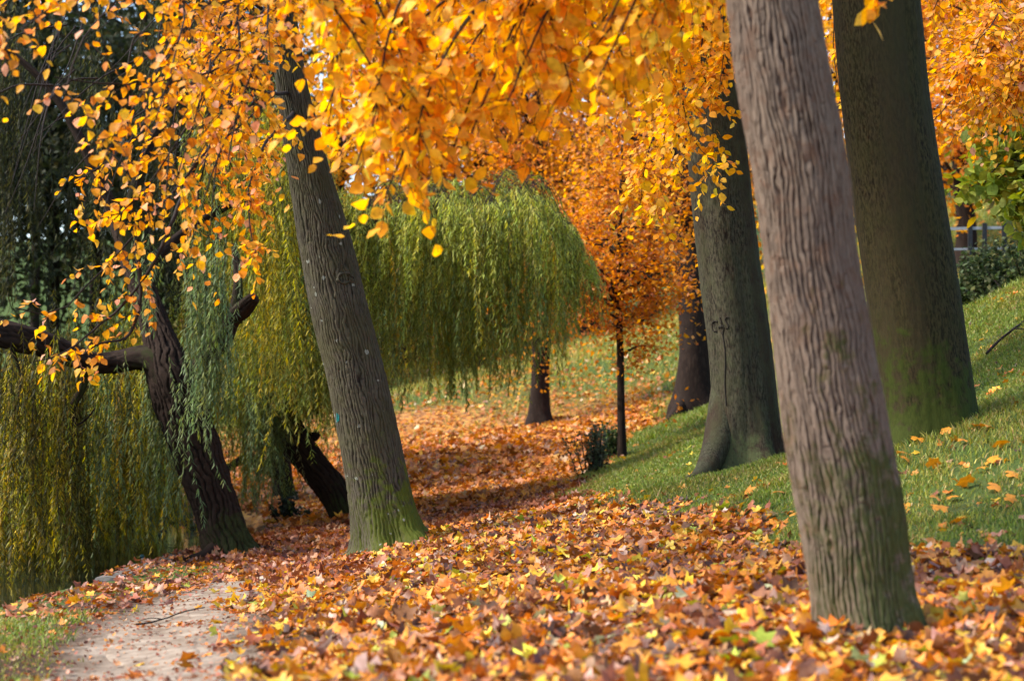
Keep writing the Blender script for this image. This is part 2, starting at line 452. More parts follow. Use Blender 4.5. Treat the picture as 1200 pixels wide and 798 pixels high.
def litter(x, y):
    """0..1: how thickly fallen leaves cover the ground here"""
    xr = np.interp(y, [-10, 8, 10.6, 11.4, 12.2, 13, 17, 19, 21.5, 24, 26, 31, 36, 45, 60, 90], [9, 6.5, 3.9, 2.6, 2.0, 1.65, 1.2, .9, .55, .65, .75, 1.2, 2.6, 3.6, 6, 10])
    xl = np.interp(y, [-10, 5, 8.2, 10, 12, 15.5, 18, 22, 26, 40, 60, 90], [-.4, -.5, -.75, -1.0, -1.35, -1.9, -2.4, -2.9, -3.3, -7, -10, -20])
    w = 0.35 + 0.02 * y
    nn = (fbm(x * 1.3, y * 1.3, 31) - 0.5) * 1.3 * (0.6 + 0.015 * y)
    a = np.clip((xr - x + nn) / w + 0.5, 0, 1); b = np.clip((x - xl + nn) / w + 0.5, 0, 1)
    d = a * b
    up = np.clip((y - 38) / 13, 0, 1)          # thins out up the far bank
    d = d * (1 - 0.9 * up * np.clip(fbm(x * .5, y * .5, 3) * 2.4 - 0.25, 0, 1))
    return d


LIT = litter(XX, YY)
Z = Z - 0.075 * LIT * np.clip((26 - YY) / 6, 0, 1)
gr = 1 - np.clip(LIT * 1.3, 0, 1)
gr = gr * np.where(YY < 38, np.clip((fbm(XX * 1.4, YY * 1.4, 201) - .30) * 7, .6, 1), 1)
gr = np.where((XX < -0.5) & (YY < 36), gr * np.clip((path_d(XX, YY) - 0.8) / 0.5, 0.1, 1) * 0.75, gr)
gr = np.where(YY > 38, np.maximum(gr, 0.75), gr)
nx, ny = XX.shape
ii = (np.arange(nx - 1)[:, None] * ny + np.arange(ny - 1)[None, :]).ravel()
GQ = np.stack([ii, ii + ny, ii + ny + 1, ii + 1], 1)
ground = mk('ground', np.stack([XX.ravel(), YY.ravel(), Z.ravel()], 1), GQ, mat=M_GROUND, attrs={'litter': LIT.ravel(), 'grassy': gr.ravel(), 'bare': np.where(YY < 26, np.clip(1.25 - path_d(XX, YY) / .68, 0, 1), 0).ravel()})
tag(ground, kind='structure')

# pond water
water = mk('water', [(-17, -40, WATER_Z), (-2.9, -40, WATER_Z), (-2.9, 38, WATER_Z), (-17, 38, WATER_Z)], quads=[(0, 1, 2, 3)], mat=M_WATER)
tag(water, kind='structure')

# path, draped on the ground with a ragged edge
sy = np.linspace(4, 26, 220); st = np.linspace(-1, 1, 15)
cx = np.interp(sy, PATH[:, 1], PATH[:, 0])
wl = 0.30 + 0.2 * (fbm(sy * 0.9, sy * 0 + 3, 4) - 0.5) * 2; wr = 0.34 + 0.2 * (fbm(sy * 0.9, sy * 0 + 9, 8) - 0.5) * 2
PX = cx[:, None] + np.where(st[None] < 0, st[None] * wl[:, None], st[None] * wr[:, None]); PY = np.repeat(sy[:, None], 15, 1)
PZ = H(PX, PY) + 0.008 - 0.03 * (np.abs(st[None]) > 0.95)
jj = (np.arange(219)[:, None] * 15 + np.arange(14)[None]).ravel()
tag(mk('path', np.stack([PX.ravel(), PY.ravel(), PZ.ravel()], 1), np.stack([jj, jj + 1, jj + 16, jj + 15], 1), mat=M_PATH), kind='structure')

# stone edging of the pond
bag = Bag()
y0 = 18.6
while y0 < 23.4:
    ln = rng.uniform(0.55, 0.9); y1 = min(y0 + ln - 0.015, 23.4)
    xa, xb = np.interp([y0, y1], EDGE_Y, EDGE_X); za, zb = H(np.array([xa + .25, xb + .25]), np.array([y0, y1])); hh = rng.uniform(0.0, 0.02)
    za, zb = max(za, WATER_Z + .1) + hh + .015, max(zb, WATER_Z + .1) + hh + .015
    w0 = rng.uniform(.17, .22)
    P = []
    for dz_, sh in ((-.5, 0), (-.03, 0), (0, .02)):
        P += [(xa - .06 + sh, y0 + sh, za + dz_), (xa + w0 - sh, y0 + sh, za + dz_), (xb + w0 - sh, y1 - sh, zb + dz_), (xb - .06 + sh, y1 - sh, zb + dz_)]
    q = [(8, 9, 10, 11)]
    for l in (0, 4): q += [(l + i, l + (i + 1) % 4, l + 4 + (i + 1) % 4, l + 4 + i) for i in range(4)]
    bag.add(P, q)
    y0 += ln
tag(bag.build('kerb', M_STONE, smooth=False), kind='structure')

# ------------------------------------------------------------------ trunks
def px_path(rows):
    """rows (px, py, d, width in px) -> x, y, z, radius"""
    return np.array([list(at(a, b, d)) + [0.5 * w_ * mper(d)] for a, b, d, w_ in rows])


def trunk(name, rows, mat, parent, nseg=64, nlen=120, flare=0.25, flare_h=0.35, lobes=5, lump=0.03, seed=0, sink=0.3, world=None, flute=0.0, taper_end=False, ridges=None):
    P = px_path(rows) if world is None else np.asarray(world, dtype=float)
    r = np.random.default_rng(seed)
    d0 = unit(P[1, :3] - P[0, :3]); d0 = unit(d0 * np.array([.5, .5, 1]))
    P = np.vstack([np.append(P[0, :3] - d0 * sink, P[0, 3]), P])
    S = spline(P, nlen)
    L = np.concatenate([[0], np.cumsum(np.linalg.norm(np.diff(S[:, :3], axis=0), axis=1))]) - sink
    T, N, B = frames(S[:, :3])
    a = np.arange(nseg) / nseg * 2 * math.pi
    A, LL = np.meshgrid(a, L)
    rad = np.repeat(S[:, 3:4], nseg, 1)
    k1, k2, k3 = r.uniform(0, 6.28, 3)
    lob = 0.55 + 0.45 * np.cos(lobes * A + k1 + 0.5 * np.sin(2 * A + k2))
    fl = flare * np.exp(-np.maximum(LL, 0) / flare_h) * lob
    lum = lump * (np.cos(2 * A + k2 + LL * 1.1) + 0.7 * np.cos(3 * A + k3 - LL * 1.9) + 0.5 * np.cos(5 * A + LL * 3.1 + k1))
    lum = lum + lump * 1.4 * (fbm(A * 3 / 6.283 * 2 + 40, LL * 1.6 + k2 * 9, seed + 3) - 0.5)
    lum[:, :] = lum
    flu = flute * (np.abs(np.cos(lobes * 0.5 * A + k3 + 0.25 * np.sin(LL * 1.3))) - 0.6)
    rad = rad * (1 + fl + lum + flu)
    groove = np.ones_like(rad)
    if ridges:
        nr, depth, wl_, soft = ridges
        Wa = ((A + math.pi / 2) % (2 * math.pi)) / (2 * math.pi) * nr
        hh = LL / wl_
        u = Wa + (1.5 if soft < .5 or soft > .6 else 1.15) * (vnoise(Wa * .42, hh * 1.0, seed + 11) - .5) + 0.8 * (vnoise(Wa * .8 + 7, hh * 2.3, seed + 12) - .5) + 0.30 * (vnoise(Wa * 2 + 3, hh * 6.5, seed + 13) - .5)
        k = np.floor(u)
        d = np.abs(u - k - .5) * 2                     # 1 in the furrow, 0 on the crest
        st_ = vnoise(np.round(u) * 7.31 + .5, hh * 1.7, seed + 14)      # furrows close and open again
        wdt = .16 + .30 * np.clip(st_ * 2 - .5, 0, 1) + .42 * soft * vnoise(k * 3.9 + .5, hh * 2.2, seed + 18)
        g1 = np.clip((1 - d) / wdt, 0, 1)
        br_ = vnoise(k * 5.17 + .5, hh * 4.2, seed + 15)                # short cross cracks
        g2 = np.clip(np.abs(br_ - .5) / .05, 0, 1)
        g2 = np.where(vnoise(k * 3.3 + .5, hh * 1.1, seed + 16) > .55 + .2 * soft, g2 * .5 + .5, 1)
        groove = g1 * g1 * (3 - 2 * g1) * g2
        cr = .75 + .5 * vnoise(k * 2.7 + .5, hh * 1.3, seed + 17)
        grit = fbm(Wa * 1.9 + 5, hh * 4.0, seed + 19, 5) - .5
        rad = rad - depth * (1 - groove * cr) + depth * .5 + depth * .9 * grit
        groove = np.clip(groove * (.55 + .9 * fbm(Wa * .9 + 9, hh * 1.7, seed + 20, 5)), 0, 1)
    V = S[:, None, :3] + rad[:, :, None] * (np.cos(A)[:, :, None] * N[:, None] + np.sin(A)[:, :, None] * B[:, None])
    if taper_end: V[-1] = S[-1, None, :3]
    bp = np.stack([rad * np.cos(A) + seed * 3.1, rad * np.sin(A), LL], 2)
    i = np.arange(nlen - 1)[:, None] * nseg; j = np.arange(nseg)[None]; j2 = (j + 1) % nseg
    Q = np.stack([i + j, i + j2, i + nseg + j2, i + nseg + j], -1).reshape(-1, 4)
    V = V.reshape(-1, 3)
    cap = [[(nlen - 1) * nseg + k for k in range(nseg)]] if not taper_end else None
    o = mk(name, V, Q, mat=mat, parent=parent, attrs={'bp': bp.reshape(-1, 3), 'hgt': LL.ravel(), 'groove': groove.ravel()}, polys=[cap] if cap else None)
    return o, V, Q


def limb_mesh(name, paths, mat, parent, k=10, n=26, lump=0.05, seed=1):
    jit = 0.0 if name == 'root' else 0.5
    lump = 0.0 if name == 'root' else lump
    """several limbs in one mesh; each path rows (x,y,z,r)"""
    r = np.random.default_rng(seed)
    for P in paths:
        if k >= 12 and name == 'limb' and P[0, 3] > .045:
            trunk('limb', None, mat, parent, 48, 90, flare=0, lump=.09, seed=int(r.integers(3, 90)), sink=.02, world=P, ridges=(13, P[0, 3] * .09, .16, .4), taper_end=True); continue
        bag = Bag(); S = spline(P, n)
        S[1:-1, :3] += np.stack([np.interp(np.arange(n - 2), np.arange(0, n + 4, 4), r.normal(0, 1, len(np.arange(0, n + 4, 4)))) for _ in range(3)], 1) * 0.5 * S[1:-1, 3:4] * jit
        rr = S[:, 3] * (1 + 2.2 * lump * np.interp(np.linspace(0, 1, n), np.linspace(0, 1, max(4, n // 4)), r.normal(0, 1, max(4, n // 4)))); rr[-1] *= 0.3
        tubes(bag, S[None, :, :3], rr[None], k)
        bag.build(name, mat, parent)


# ------------------------------------------------------------------ leaves
def rot_from(dirv, up):
    """matrices whose columns are side, dir, normal"""
    y = unit(dirv); x = unit(np.cross(y, up)); z = np.cross(x, y)
    return np.stack([x, y, z], -1)


OVAL = np.array([[0, 0, 0], [-.32, .22, 0], [-.43, .55, 0], [-.25, .86, 0], [0, 1.12, 0], [.25, .86, 0], [.43, .55, 0], [.32, .22, 0], [0, .5, 0]])
OVAL_T = [(8, i, (i + 1) % 8) for i in range(8)]
DIAM = np.array([[0, 0, 0], [-.33, .5, 0], [0, 1, 0], [.33, .5, 0]]); DIAM_Q = [(0, 3, 2, 1)]
LANCE = np.array([[0, 0, 0], [-.085, .4, 0], [0, 1, 0], [.085, .4, 0]])
ang = np.radians([-90, -60, -22, 10, 38, 62, 90, 118, 142, 170, 202, 240])
rr_ = np.array([.14, .50, .66, .52, .90, .60, 1.02, .58, .92, .54, .64, .48])
MAPLE = np.vstack([np.stack([rr_ * np.cos(ang), rr_ * np.sin(ang), ang * 0], 1), [[0, 0.08, 0]]])
MAPLE_T = [(12, i, (i + 1) % 12) for i in range(12)]


def leaves(bag, pos, dirv, up, size, col, shape='oval', curl=0.25, r=rng):
    n = len(pos)
    if n == 0: return
    tpl, tri, quad = {'oval': (OVAL, OVAL_T, None), 'diam': (DIAM, None, DIAM_Q), 'lance': (LANCE, None, DIAM_Q), 'maple': (MAPLE, MAPLE_T, None)}[shape]
    k = len(tpl)
    M = rot_from(dirv, up)
    T = np.repeat(tpl[None], n, 0)
    a, b, c = (r.normal(0, curl, (n, 1)) for _ in range(3))
    if shape in ('oval', 'diam'):
        a = np.abs(a) * 1.6; T = T.copy(); T[:, :, 0] *= r.uniform(.8, 1.15, (n, 1))
    T[:, :, 2] += a * T[:, :, 0] ** 2 + b * (T[:, :, 1] - .4) ** 2 + c * T[:, :, 0] * T[:, :, 1]
    V = np.einsum('nij,nkj->nki', M, T) * np.reshape(size, (-1, 1, 1)) + pos[:, None, :]
    base = (np.arange(n) * k)[:, None, None]
    C = np.repeat(col[:, None, :], k, 1)
    bag.add(V.reshape(-1, 3), (np.array(quad)[None] + base).reshape(-1, 4) if quad else None, (np.array(tri)[None] + base).reshape(-1, 3) if tri else None, col=C.reshape(-1, 3))


def palette(n, cols, w, jit=0.12, r=rng):
    cols = np.array(cols); w = np.array(w, dtype=float); w /= w.sum()
    c = cols[r.choice(len(cols), n, p=w)]
    c = c * np.exp(r.normal(0, jit, (n, 1))) * np.exp(r.normal(0, jit * .4, (n, 3)))
    return np.clip(c, 0.004, 0.92)


GOLD = ([(0.80, 0.38, 0.03), (0.76, 0.30, 0.025), (0.82, 0.46, 0.045), (0.62, 0.21, 0.025), (0.74, 0.40, 0.24)], [4, 4, 2.5, 1.0, .8])
YELLOW = ([(0.84, 0.47, 0.035), (0.82, 0.39, 0.025), (0.76, 0.30, 0.025), (0.76, 0.54, 0.06)], [4, 4, 1.5, 1])
ORANGE = ([(0.66, 0.24, 0.018), (0.72, 0.33, 0.02), (0.55, 0.165, 0.018), (0.64, 0.32, 0.17), (0.40, 0.11, 0.015)], [4, 3, 2, 1, .8])
RUST = ([(0.66, 0.235, 0.025), (0.72, 0.32, 0.025), (0.52, 0.155, 0.02), (0.30, 0.09, 0.02), (0.76, 0.42, 0.035)], [4, 3, 3, 2, 1.2])


def spray(twigbag, leafbag, branches, twigs_per_m, twig_len, leaf, pal, droop=0.5, per_twig=9, shape='oval', r=rng, flat=0.6, start=0.15, twig_r=0.0022, branch_r=0.012, spread=1.0, curl=0.25):
    """branches: world polylines; side twigs with alternate leaves along each"""
    for P in branches:
        P = np.asarray(P)[:, :3]
        S = spline(P, 28)
        L = np.linalg.norm(np.diff(S, axis=0), axis=1).sum()
        S[1:] += np.cumsum(r.normal(0, 0.012, (27, 3)), 0) * L * 0.12
        if twigbag is not None:
            tubes(twigbag, S[None], np.linspace(branch_r, twig_r * 1.2, 28)[None], 5)
        n = max(3, int(L * twigs_per_m))
        u = np.sort(r.uniform(start, 1, n)) * 27
        i = np.minimum(u.astype(int), 26); f = (u - i)[:, None]
        o = S[i] * (1 - f) + S[i + 1] * f
        tan = unit(S[i + 1] - S[i])
        rd = r.normal(0, 1, (n, 3)); rd[:, 2] *= flat
        side = unit(rd - (rd * tan).sum(1, keepdims=True) * tan)
        d = unit(tan * 0.75 + side * spread)
        ln = twig_len * r.uniform(0.5, 1.25, n)
        m = 7
        t = np.linspace(0, 1, m)
        W = o[:, None, :] + d[:, None, :] * (ln[:, None] * t)[:, :, None]
        W[:, :, 2] -= droop * ln[:, None] * t[None] ** 2 * r.uniform(.4, 1.3, (n, 1))
        W[:, 1:] += np.cumsum(r.normal(0, 1, (n, m - 1, 3)), 1) * (ln * 0.03)[:, None, None]
        if twigbag is not None: tubes(twigbag, W, np.repeat(np.linspace(twig_r, twig_r * .5, m)[None], n, 0), 3)
        # leaves
        q = per_twig
        tt = (np.arange(q) + r.uniform(.2, .8, (n, q))) / q * (m - 1)
        ti = np.minimum(tt.astype(int), m - 2); tf = (tt - ti)[:, :, None]
        rows = np.arange(n)[:, None]
        a, b = W[rows, ti], W[rows, ti + 1]
        pos = (a * (1 - tf) + b * tf).reshape(-1, 3); tw = unit(b - a).reshape(-1, 3)
        sgn = np.tile(np.where(np.arange(q) % 2, 1.0, -1.0), n)[:, None]
        upv = np.zeros_like(tw); upv[:, 2] = 1
        upv = unit(upv + r.normal(0, .45, upv.shape))
        sd = unit(np.cross(tw, upv)) * sgn
        ld = unit(tw * 0.55 + sd * 0.85 + np.array([0, 0, -0.45]) + r.normal(0, .28, tw.shape))
        sz = leaf * r.uniform(.65, 1.2, len(pos))
        leaves(leafbag, pos, ld, upv, sz, palette(len(pos), *pal, r=r), shape, curl, r)


def bx(*rows):
    return np.array([at(*q) for q in rows])


# ================================================================== trees near the viewer
# --- the big furrowed trunk in front
base = at(1017, 742, 9); base[2] = H(base[0], base[1])
t = thing('furrowed_tree', base, 'nearest trunk, leaning left, with pinkish brown bark in long furrows, standing in fallen leaves', 'tree')
rows = [(1018, 745, 9, 134), (1010, 690, 9, 126), (998, 600, 9, 129), (980, 500, 9, 129), (964, 400, 9, 122), (949, 300, 9, 116), (937, 200, 9, 119), (919, 100, 9, 119), (905, 0, 9, 115), (885, -150, 9, 108), (850, -420, 9.1, 98), (810, -800, 9.2, 84), (790, -1200, 9.3, 60)]
trunk('trunk', [(a_, b_, c_, w_ * .92) for a_, b_, c_, w_ in rows], M_FRONT, t, 480, 1100, flare=0.20, flare_h=0.16, lobes=6, lump=0.018, seed=1, ridges=(56, .012, .24, .5))

# --- the dark smooth trunk
base = at(1090, 512, 15); base[2] = H(base[0], base[1])
t = thing('smooth_tree', base, 'thick dark olive trunk with smooth bark and mossy foot on the grass slope', 'tree')
rows = [(1090, 520, 15, 120), (1088, 480, 15, 114), (1077, 400, 15, 115), (1063, 300, 15, 114), (1049, 200, 15, 111), (1036, 100, 15, 107), (1027, 0, 15, 104), (1010, -150, 15, 100), (985, -400, 15, 90), (960, -700, 15, 70)]
trunk('trunk', [(a_, b_, c_, w_ * .97) for a_, b_, c_, w_ in rows], M_DARK, t, 140, 320, flare=0.16, flare_h=0.22, lobes=5, lump=0.018, seed=2, ridges=(26, .0045, .5, .9))
SMOOTH = t

# --- the beech with carved marks
base = at(872, 550, 20); base[2] = H(base[0], base[1])
beech = thing('beech_tree', base, 'grey green beech trunk with carved marks and a root reaching left, yellow leaves before it', 'tree')
rows = [(876, 560, 20, 92), (874, 520, 20, 80), (872, 480, 20, 78), (865, 390, 20, 76), (852, 290, 20, 74), (843, 200, 20, 71), (836, 100, 20, 69), (830, 0, 20, 66), (822, -150, 20, 62), (815, -500, 20, 50), (812, -900, 20, 30)]
_, BV, BQ = trunk('trunk', rows, M_BEECH, beech, 140, 360, flare=0.62, flare_h=0.30, lobes=6, lump=0.024, seed=3, flute=0.07, ridges=(20, .005, .6, .9))
gp = lambda px, d, dz=0.0: None
def on_ground(px, d, dz=0.0):
    x = (px - 600) / FPX * d
    return np.array([x, d, float(H(x, d)) + dz])
limb_mesh('root', [np.vstack([np.append(at(853, 440, 20.0), .16), np.append(at(846, 500, 19.85), .17), np.append(at(833, 540, 19.6), .13), np.append(on_ground(818, 19.3, -.01), .09), np.append(on_ground(803, 19.0, -.03), .055), np.append(on_ground(792, 18.7, -.06), .03)])], M_BEECH, beech, 14, 30, 0.03, 5)
bvh = BVHTree.FromPolygons([Vector(v) for v in BV], [tuple(q) for q in BQ])


def on_trunk(bv, px, py):
    d = Vector(at(px, py, 1.0)).normalized()
    h = bv.ray_cast(Vector((0, 0, 0)), d)
    return np.array(h[0] + d * 0.003) if h[0] is not None else None


strokes = [[(836, 377), (832, 376.5), (829.5, 379), (829.5, 384), (831.5, 388), (835, 388)],
           [(838.5, 372), (840.5, 379), (840.5, 384), (838, 382.5), (837.5, 385)], [(841, 381), (843, 384), (842, 392)],
           [(849, 372.5), (846.5, 371.5), (845, 374), (846, 378), (848.5, 381), (848, 384.5), (845.5, 384.5)],
           [(841, 389), (844, 405), (845, 425), (844.5, 450), (846, 475)]]
bag = Bag()
for s in strokes:
    S = spline(np.array([[a, b, 0.0] for a, b in s]), 20)
    pts = [p for p in (on_trunk(bvh, a + 5, b) for a, b, _ in S) if p is not None]
    if len(pts) > 3: tubes(bag, np.array(pts)[None], np.full((1, len(pts)), 0.0068), 6)
M_CARVE = noise_mat('blackened_cut_bark', (0.012, 0.010, 0.008), (0.025, 0.02, 0.015), 40)
bag.build('carving', M_CARVE, beech)

# its leaves: yellow sprays hanging in front of the trunk
tb, lb = Bag(), Bag(); r = np.random.default_rng(21)
BR = [bx((835, -60, 20), (800, -20, 18.5), (770, 20, 18), (745, 60, 17.8)), bx((835, -60, 20), (810, 10, 18.6), (790, 60, 18.3), (770, 110, 18)),
      bx((840, -80, 20), (845, 0, 18.5), (850, 60, 18), (845, 105, 17.8)), bx((836, -40, 20), (820, 60, 18.6), (832, 120, 18.2), (836, 175, 18)),
      bx((833, -60, 20), (805, 90, 18.4), (815, 160, 18), (845, 195, 17.8)), bx((833, -90, 20), (780, -40, 18.5), (730, -10, 18.3), (700, 40, 18)),
      bx((833, -90, 20), (800, 40, 19), (780, 140, 18.6), (772, 220, 18.4)), bx((840, -60, 20), (868, -10, 18.6), (866, 40, 18.2), (862, 90, 18)),
      bx((833, -100, 20), (780, -20, 19.5), (740, 80, 19.5), (720, 150, 19.3)), bx((845, -60, 20), (960, -40, 18), (975, 60, 17.8), (985, 130, 17.5)),
      bx((833, -90, 20), (760, -60, 18), (690, -30, 17.5), (660, 30, 17)), bx((833, -100, 20), (800, 60, 19.4), (760, 180, 19.2), (750, 250, 19.1))]
for k in range(15):  # more sprays, added above the frame to shade the beech
    e = np.array([r.uniform(-1.6, 1.0), r.uniform(18.6, 21.2), r.uniform(4.8, 7.6)])
    BR.append(np.array([[1.9, 20, 5.2 + r.uniform(-.5, 1.0)], (np.array([1.9, 20, 5.8]) + e) / 2 + [0, 0, .35], e]))
spray(tb, lb, BR, 15, 0.42, 0.075, YELLOW, 0.45, 8, r=r, branch_r=0.016)
lb.build('crown', M_LEAF, beech); tb.build('branches', M_TWIG, beech)

# the dark trunk's own crown, unseen above the frame, added to shade it
tb, lb = Bag(), Bag(); r = np.random.default_rng(25)
BR = []
for k in range(15):
    e = np.array([r.uniform(-2.0, 1.7), r.uniform(13.6, 16.4), r.uniform(3.75, 6.6)])
    BR.append(np.array([[2.45, 15, 4.2 + r.uniform(-.5, 1.2)], (np.array([2.45, 15, 4.9]) + e) / 2 + [0, 0, .35], e]))
spray(tb, lb, BR, 12, .45, .085, GOLD, .25, 9, r=r, branch_r=.03, start=.2)
lb.build('crown', M_LEAF, SMOOTH); tb.build('branches', M_TWIG, SMOOTH)

# --- the leaning mossy tree in the middle
base = at(458, 640, 18); base[2] = H(base[0], base[1])
mid = thing('leaning_tree', base, 'left leaning grey trunk with bright moss on its foot, orange leaves hanging around it', 'tree')
rows = [(460, 645, 18, 84), (456, 625, 18, 76), (449, 595, 18, 73), (438, 540, 18, 70), (417, 440, 18, 66), (399, 370, 18, 64), (382, 290, 18, 60), (360, 190, 17.9, 46), (342, 100, 17.8, 36), (328, 0, 17.8, 31), (305, -150, 17.8, 28), (270, -400, 17.7, 20), (250, -600, 17.6, 10)]
_, MV, MQ = trunk('trunk', rows, M_MID, mid, 300, 620, flare=0.50, flare_h=0.22, lobes=5, lump=0.025, seed=4, ridges=(54, .012, .20, .8))
bvm = BVHTree.FromPolygons([Vector(v) for v in MV], [tuple(q) for q in MQ])
# knot where a branch was lost
kn = on_trunk(bvm, 408, 326)
bag = Bag()
a = np.linspace(0, 2 * math.pi, 20)
rp = [on_trunk(bvm, 404 + 8 * math.cos(q), 326 + 6 * math.sin(q)) for q in a]
ring = np.array([p for p in rp if p is not None])
tubes(bag, ring[None], (.016 + .006 * np.sin(np.arange(len(ring)) * 1.7))[None], 8)
bag.build('knot', M_MID, mid)
M_PAINT = noise_mat('teal_paint', (0.01, 0.16, 0.16), (0.02, 0.24, 0.22), 60)
bag = Bag()
for k in range(3):
    q = [on_trunk(bvm, 395 + k * 1.1, y) for y in np.linspace(484 + k, 495 - k, 8)]
    if all(p is not None for p in q): tubes(bag, np.array(q)[None], np.full((1, 8), .0055), 5)
if bag.n: bag.build('paint_mark', M_PAINT, mid)

tb, lb = Bag(), Bag(); r = np.random.default_rng(31)
BR = [bx((330, 60, 17.8), (300, 10, 15.5), (240, 0, 13.5), (198, 60, 12), (165, 120, 11.4), (128, 180, 11)),
      bx((325, 20, 17.8), (250, -40, 14.5), (150, -30, 12.5), (80, 0, 11.5), (30, 40, 11)),
      bx((340, 110, 17.8), (290, 120, 16), (230, 190, 14.5), (160, 270, 14), (110, 325, 13.8), (60, 372, 13.6), (10, 368, 13.4)),
      bx((345, 130, 17.8), (318, 160, 15.8), (295, 210, 14.8), (292, 255, 14.4), (300, 295, 14.2)),
      bx((328, 0, 17.8), (265, 20, 14.5), (240, 110, 13.3), (190, 190, 12.8), (130, 255, 12.6)),
      bx((230, 190, 14.5), (190, 290, 14), (150, 350, 14), (110, 385, 13.8), (70, 412, 13.6), (40, 418, 13.5)),
      bx((160, 280, 14), (165, 345, 14), (150, 392, 13.9), (115, 402, 13.8), (85, 425, 13.7)),
      bx((320, -20, 17.8), (230, -60, 14), (150, 0, 12.4), (95, 60, 11.8), (75, 120, 11.5)),
      bx((322, -10, 17.8), (280, 0, 14), (275, 80, 12.6), (250, 160, 12), (215, 225, 11.8)),
      bx((322, -10, 17.8), (310, -20, 14), (310, 40, 12.2), (285, 120, 11.8), (268, 195, 11.6)),
      bx((322, -30, 17.8), (200, -80, 13), (220, 0, 11.8), (205, 80, 11.2), (180, 150, 11)),
      bx((330, 10, 17.8), (300, 60, 15.5), (255, 150, 14.6), (232, 240, 14.4), (222, 290, 14.3)),
      bx((325, -20, 17.8), (360, -40, 14), (410, 20, 12.2), (430, 90, 11.8), (420, 150, 11.6)),
      bx((326, -10, 17.8), (290, 40, 16), (200, 130, 15.2), (140, 190, 15), (95, 220, 15)),
      bx((322, -60, 17.8), (260, -50, 16), (240, 40, 15), (262, 120, 14.7), (285, 190, 14.6)),
      bx((322, -60, 17.8), (250, -90, 13), (110, -60, 11), (10, 10, 10.6), (-40, 90, 10.4)),
      bx((325, 0, 17.8), (280, 60, 13.6), (190, 95, 12.6), (120, 100, 12.3), (60, 95, 12.2))]
for k in range(16):  # unseen sprays added overhead to shade the leaning trunk
    e = np.array([r.uniform(-5.4, -3.0), r.uniform(17.2, 18.9), r.uniform(4.2, 6.6)])
    BR.append(np.array([[-2.2, 17.8, 4.4], (np.array([-2.2, 17.8, 4.8]) + e) / 2 + [0, 0, .3], e]))
for P in BR:
    tip = P[-1][0] / P[-1][1] * FPX + 600
    spray(tb, lb, [P], float(np.interp(tip, [0, 120, 200, 300], [4.2, 5, 7.5, 11])), 0.36, 0.060, GOLD, 0.5, 8, r=r, branch_r=0.02, twig_r=.0036, curl=.5, start=0.30 if tip > 200 else 0.45)
lb.build('crown', M_LEAF, mid)
PB = []
for k in range(46):                                     # bare twigs
    a0, b0, d0 = r.uniform(60, 330), r.uniform(-60, 120), r.uniform(12.5, 17)
    sx_ = r.uniform(-150, -20); sy_ = r.uniform(60, 200)
    PB.append(spline(np.array([at(a0, b0, d0), at(a0 + sx_ * .35, b0 + sy_ * .2 + r.normal(0, 12), d0 - .3), at(a0 + sx_ * .7, b0 + sy_ * .55 + r.normal(0, 12), d0 - .5), at(a0 + sx_, b0 + sy_, d0 - .6)]), 14))
tubes(tb, np.array(PB), np.repeat(np.linspace(.008, .002, 14)[None], len(PB), 0), 4)
tb.build('branches', M_TWIG, mid)

# --- a tree outside the frame whose branches hang into the top
base = np.array([4.4, 7.6, 0.0]); base[2] = H(base[0], base[1])
near = thing('overhanging_tree', base, 'large golden leaves on twigs hanging into the top centre from a tree outside the picture', 'tree')
wp = np.array([[4.4, 7.6, base[2], .26], [4.5, 7.65, base[2] + 1.2, .22], [4.45, 7.6, 1.6, .19], [4.2, 7.6, 3.0, .16], [4.0, 7.6, 5.0, .1]])
trunk('trunk', None, M_MID, near, 40, 60, seed=6, world=wp)
limbs = [np.array([[4.3, 7.6, 2.0, .09], [3.3, 8.7, 3.15, .07], [1.9, 9.9, 3.3, .055], [0.6, 10.2, 3.2, .04], [-.8, 10.3, 3.1, .02]]),
         np.array([[4.25, 7.6, 2.6, .08], [3.0, 9.2, 3.5, .06], [1.6, 11.0, 3.8, .045], [0.5, 11.8, 3.8, .03], [-.6, 12, 3.7, .015]]),
         np.array([[1.9, 9.9, 3.3, .04], [1.2, 11.2, 3.4, .03], [0.5, 12.0, 3.5, .02], [-.4, 12.5, 3.4, .012]])]
limb_mesh('limb', limbs, M_MID, near, 9, 30)
tb, lb = Bag(), Bag(); r = np.random.default_rng(41)
BR = []
tips = [(452, 236, 10.2), (468, 222, 10.0), (398, 190, 10.6), (418, 196, 10.4), (500, 175, 10.1), (520, 196, 10.6), (545, 185, 10.2), (372, 150, 10.8), (436, 150, 10.0)]
for k in range(36):
    tx = r.uniform(365, 770); lim = np.interp(tx, [365, 400, 520, 560, 600, 680, 720, 770], [100, 165, 170, 150, 125, 110, 120, 40]); tips.append((tx, lim - abs(r.normal(0, 55)), r.uniform(9.7, 12.4)))
for tx, ty, d in tips:
    sx = tx + r.choice([-1, 1], p=[.3, .7]) * r.uniform(90, 260); top_ = min(ty - r.uniform(150, 240), -60)
    BR.append(bx((sx * 1.15 - tx * .15, top_ - 90, d + r.uniform(-.3, .3)), (sx * .75 + tx * .25, top_ + r.uniform(-20, 20), d), (sx * .35 + tx * .65 + r.uniform(-15, 15), top_ * .5 + ty * .5 - 22, d), (tx, ty, d)))
spray(tb, lb, BR, 10.5, 0.30, 0.080, YELLOW, 0.5, 6, r=r, branch_r=0.011, twig_r=0.0034, curl=.5, start=0.15)
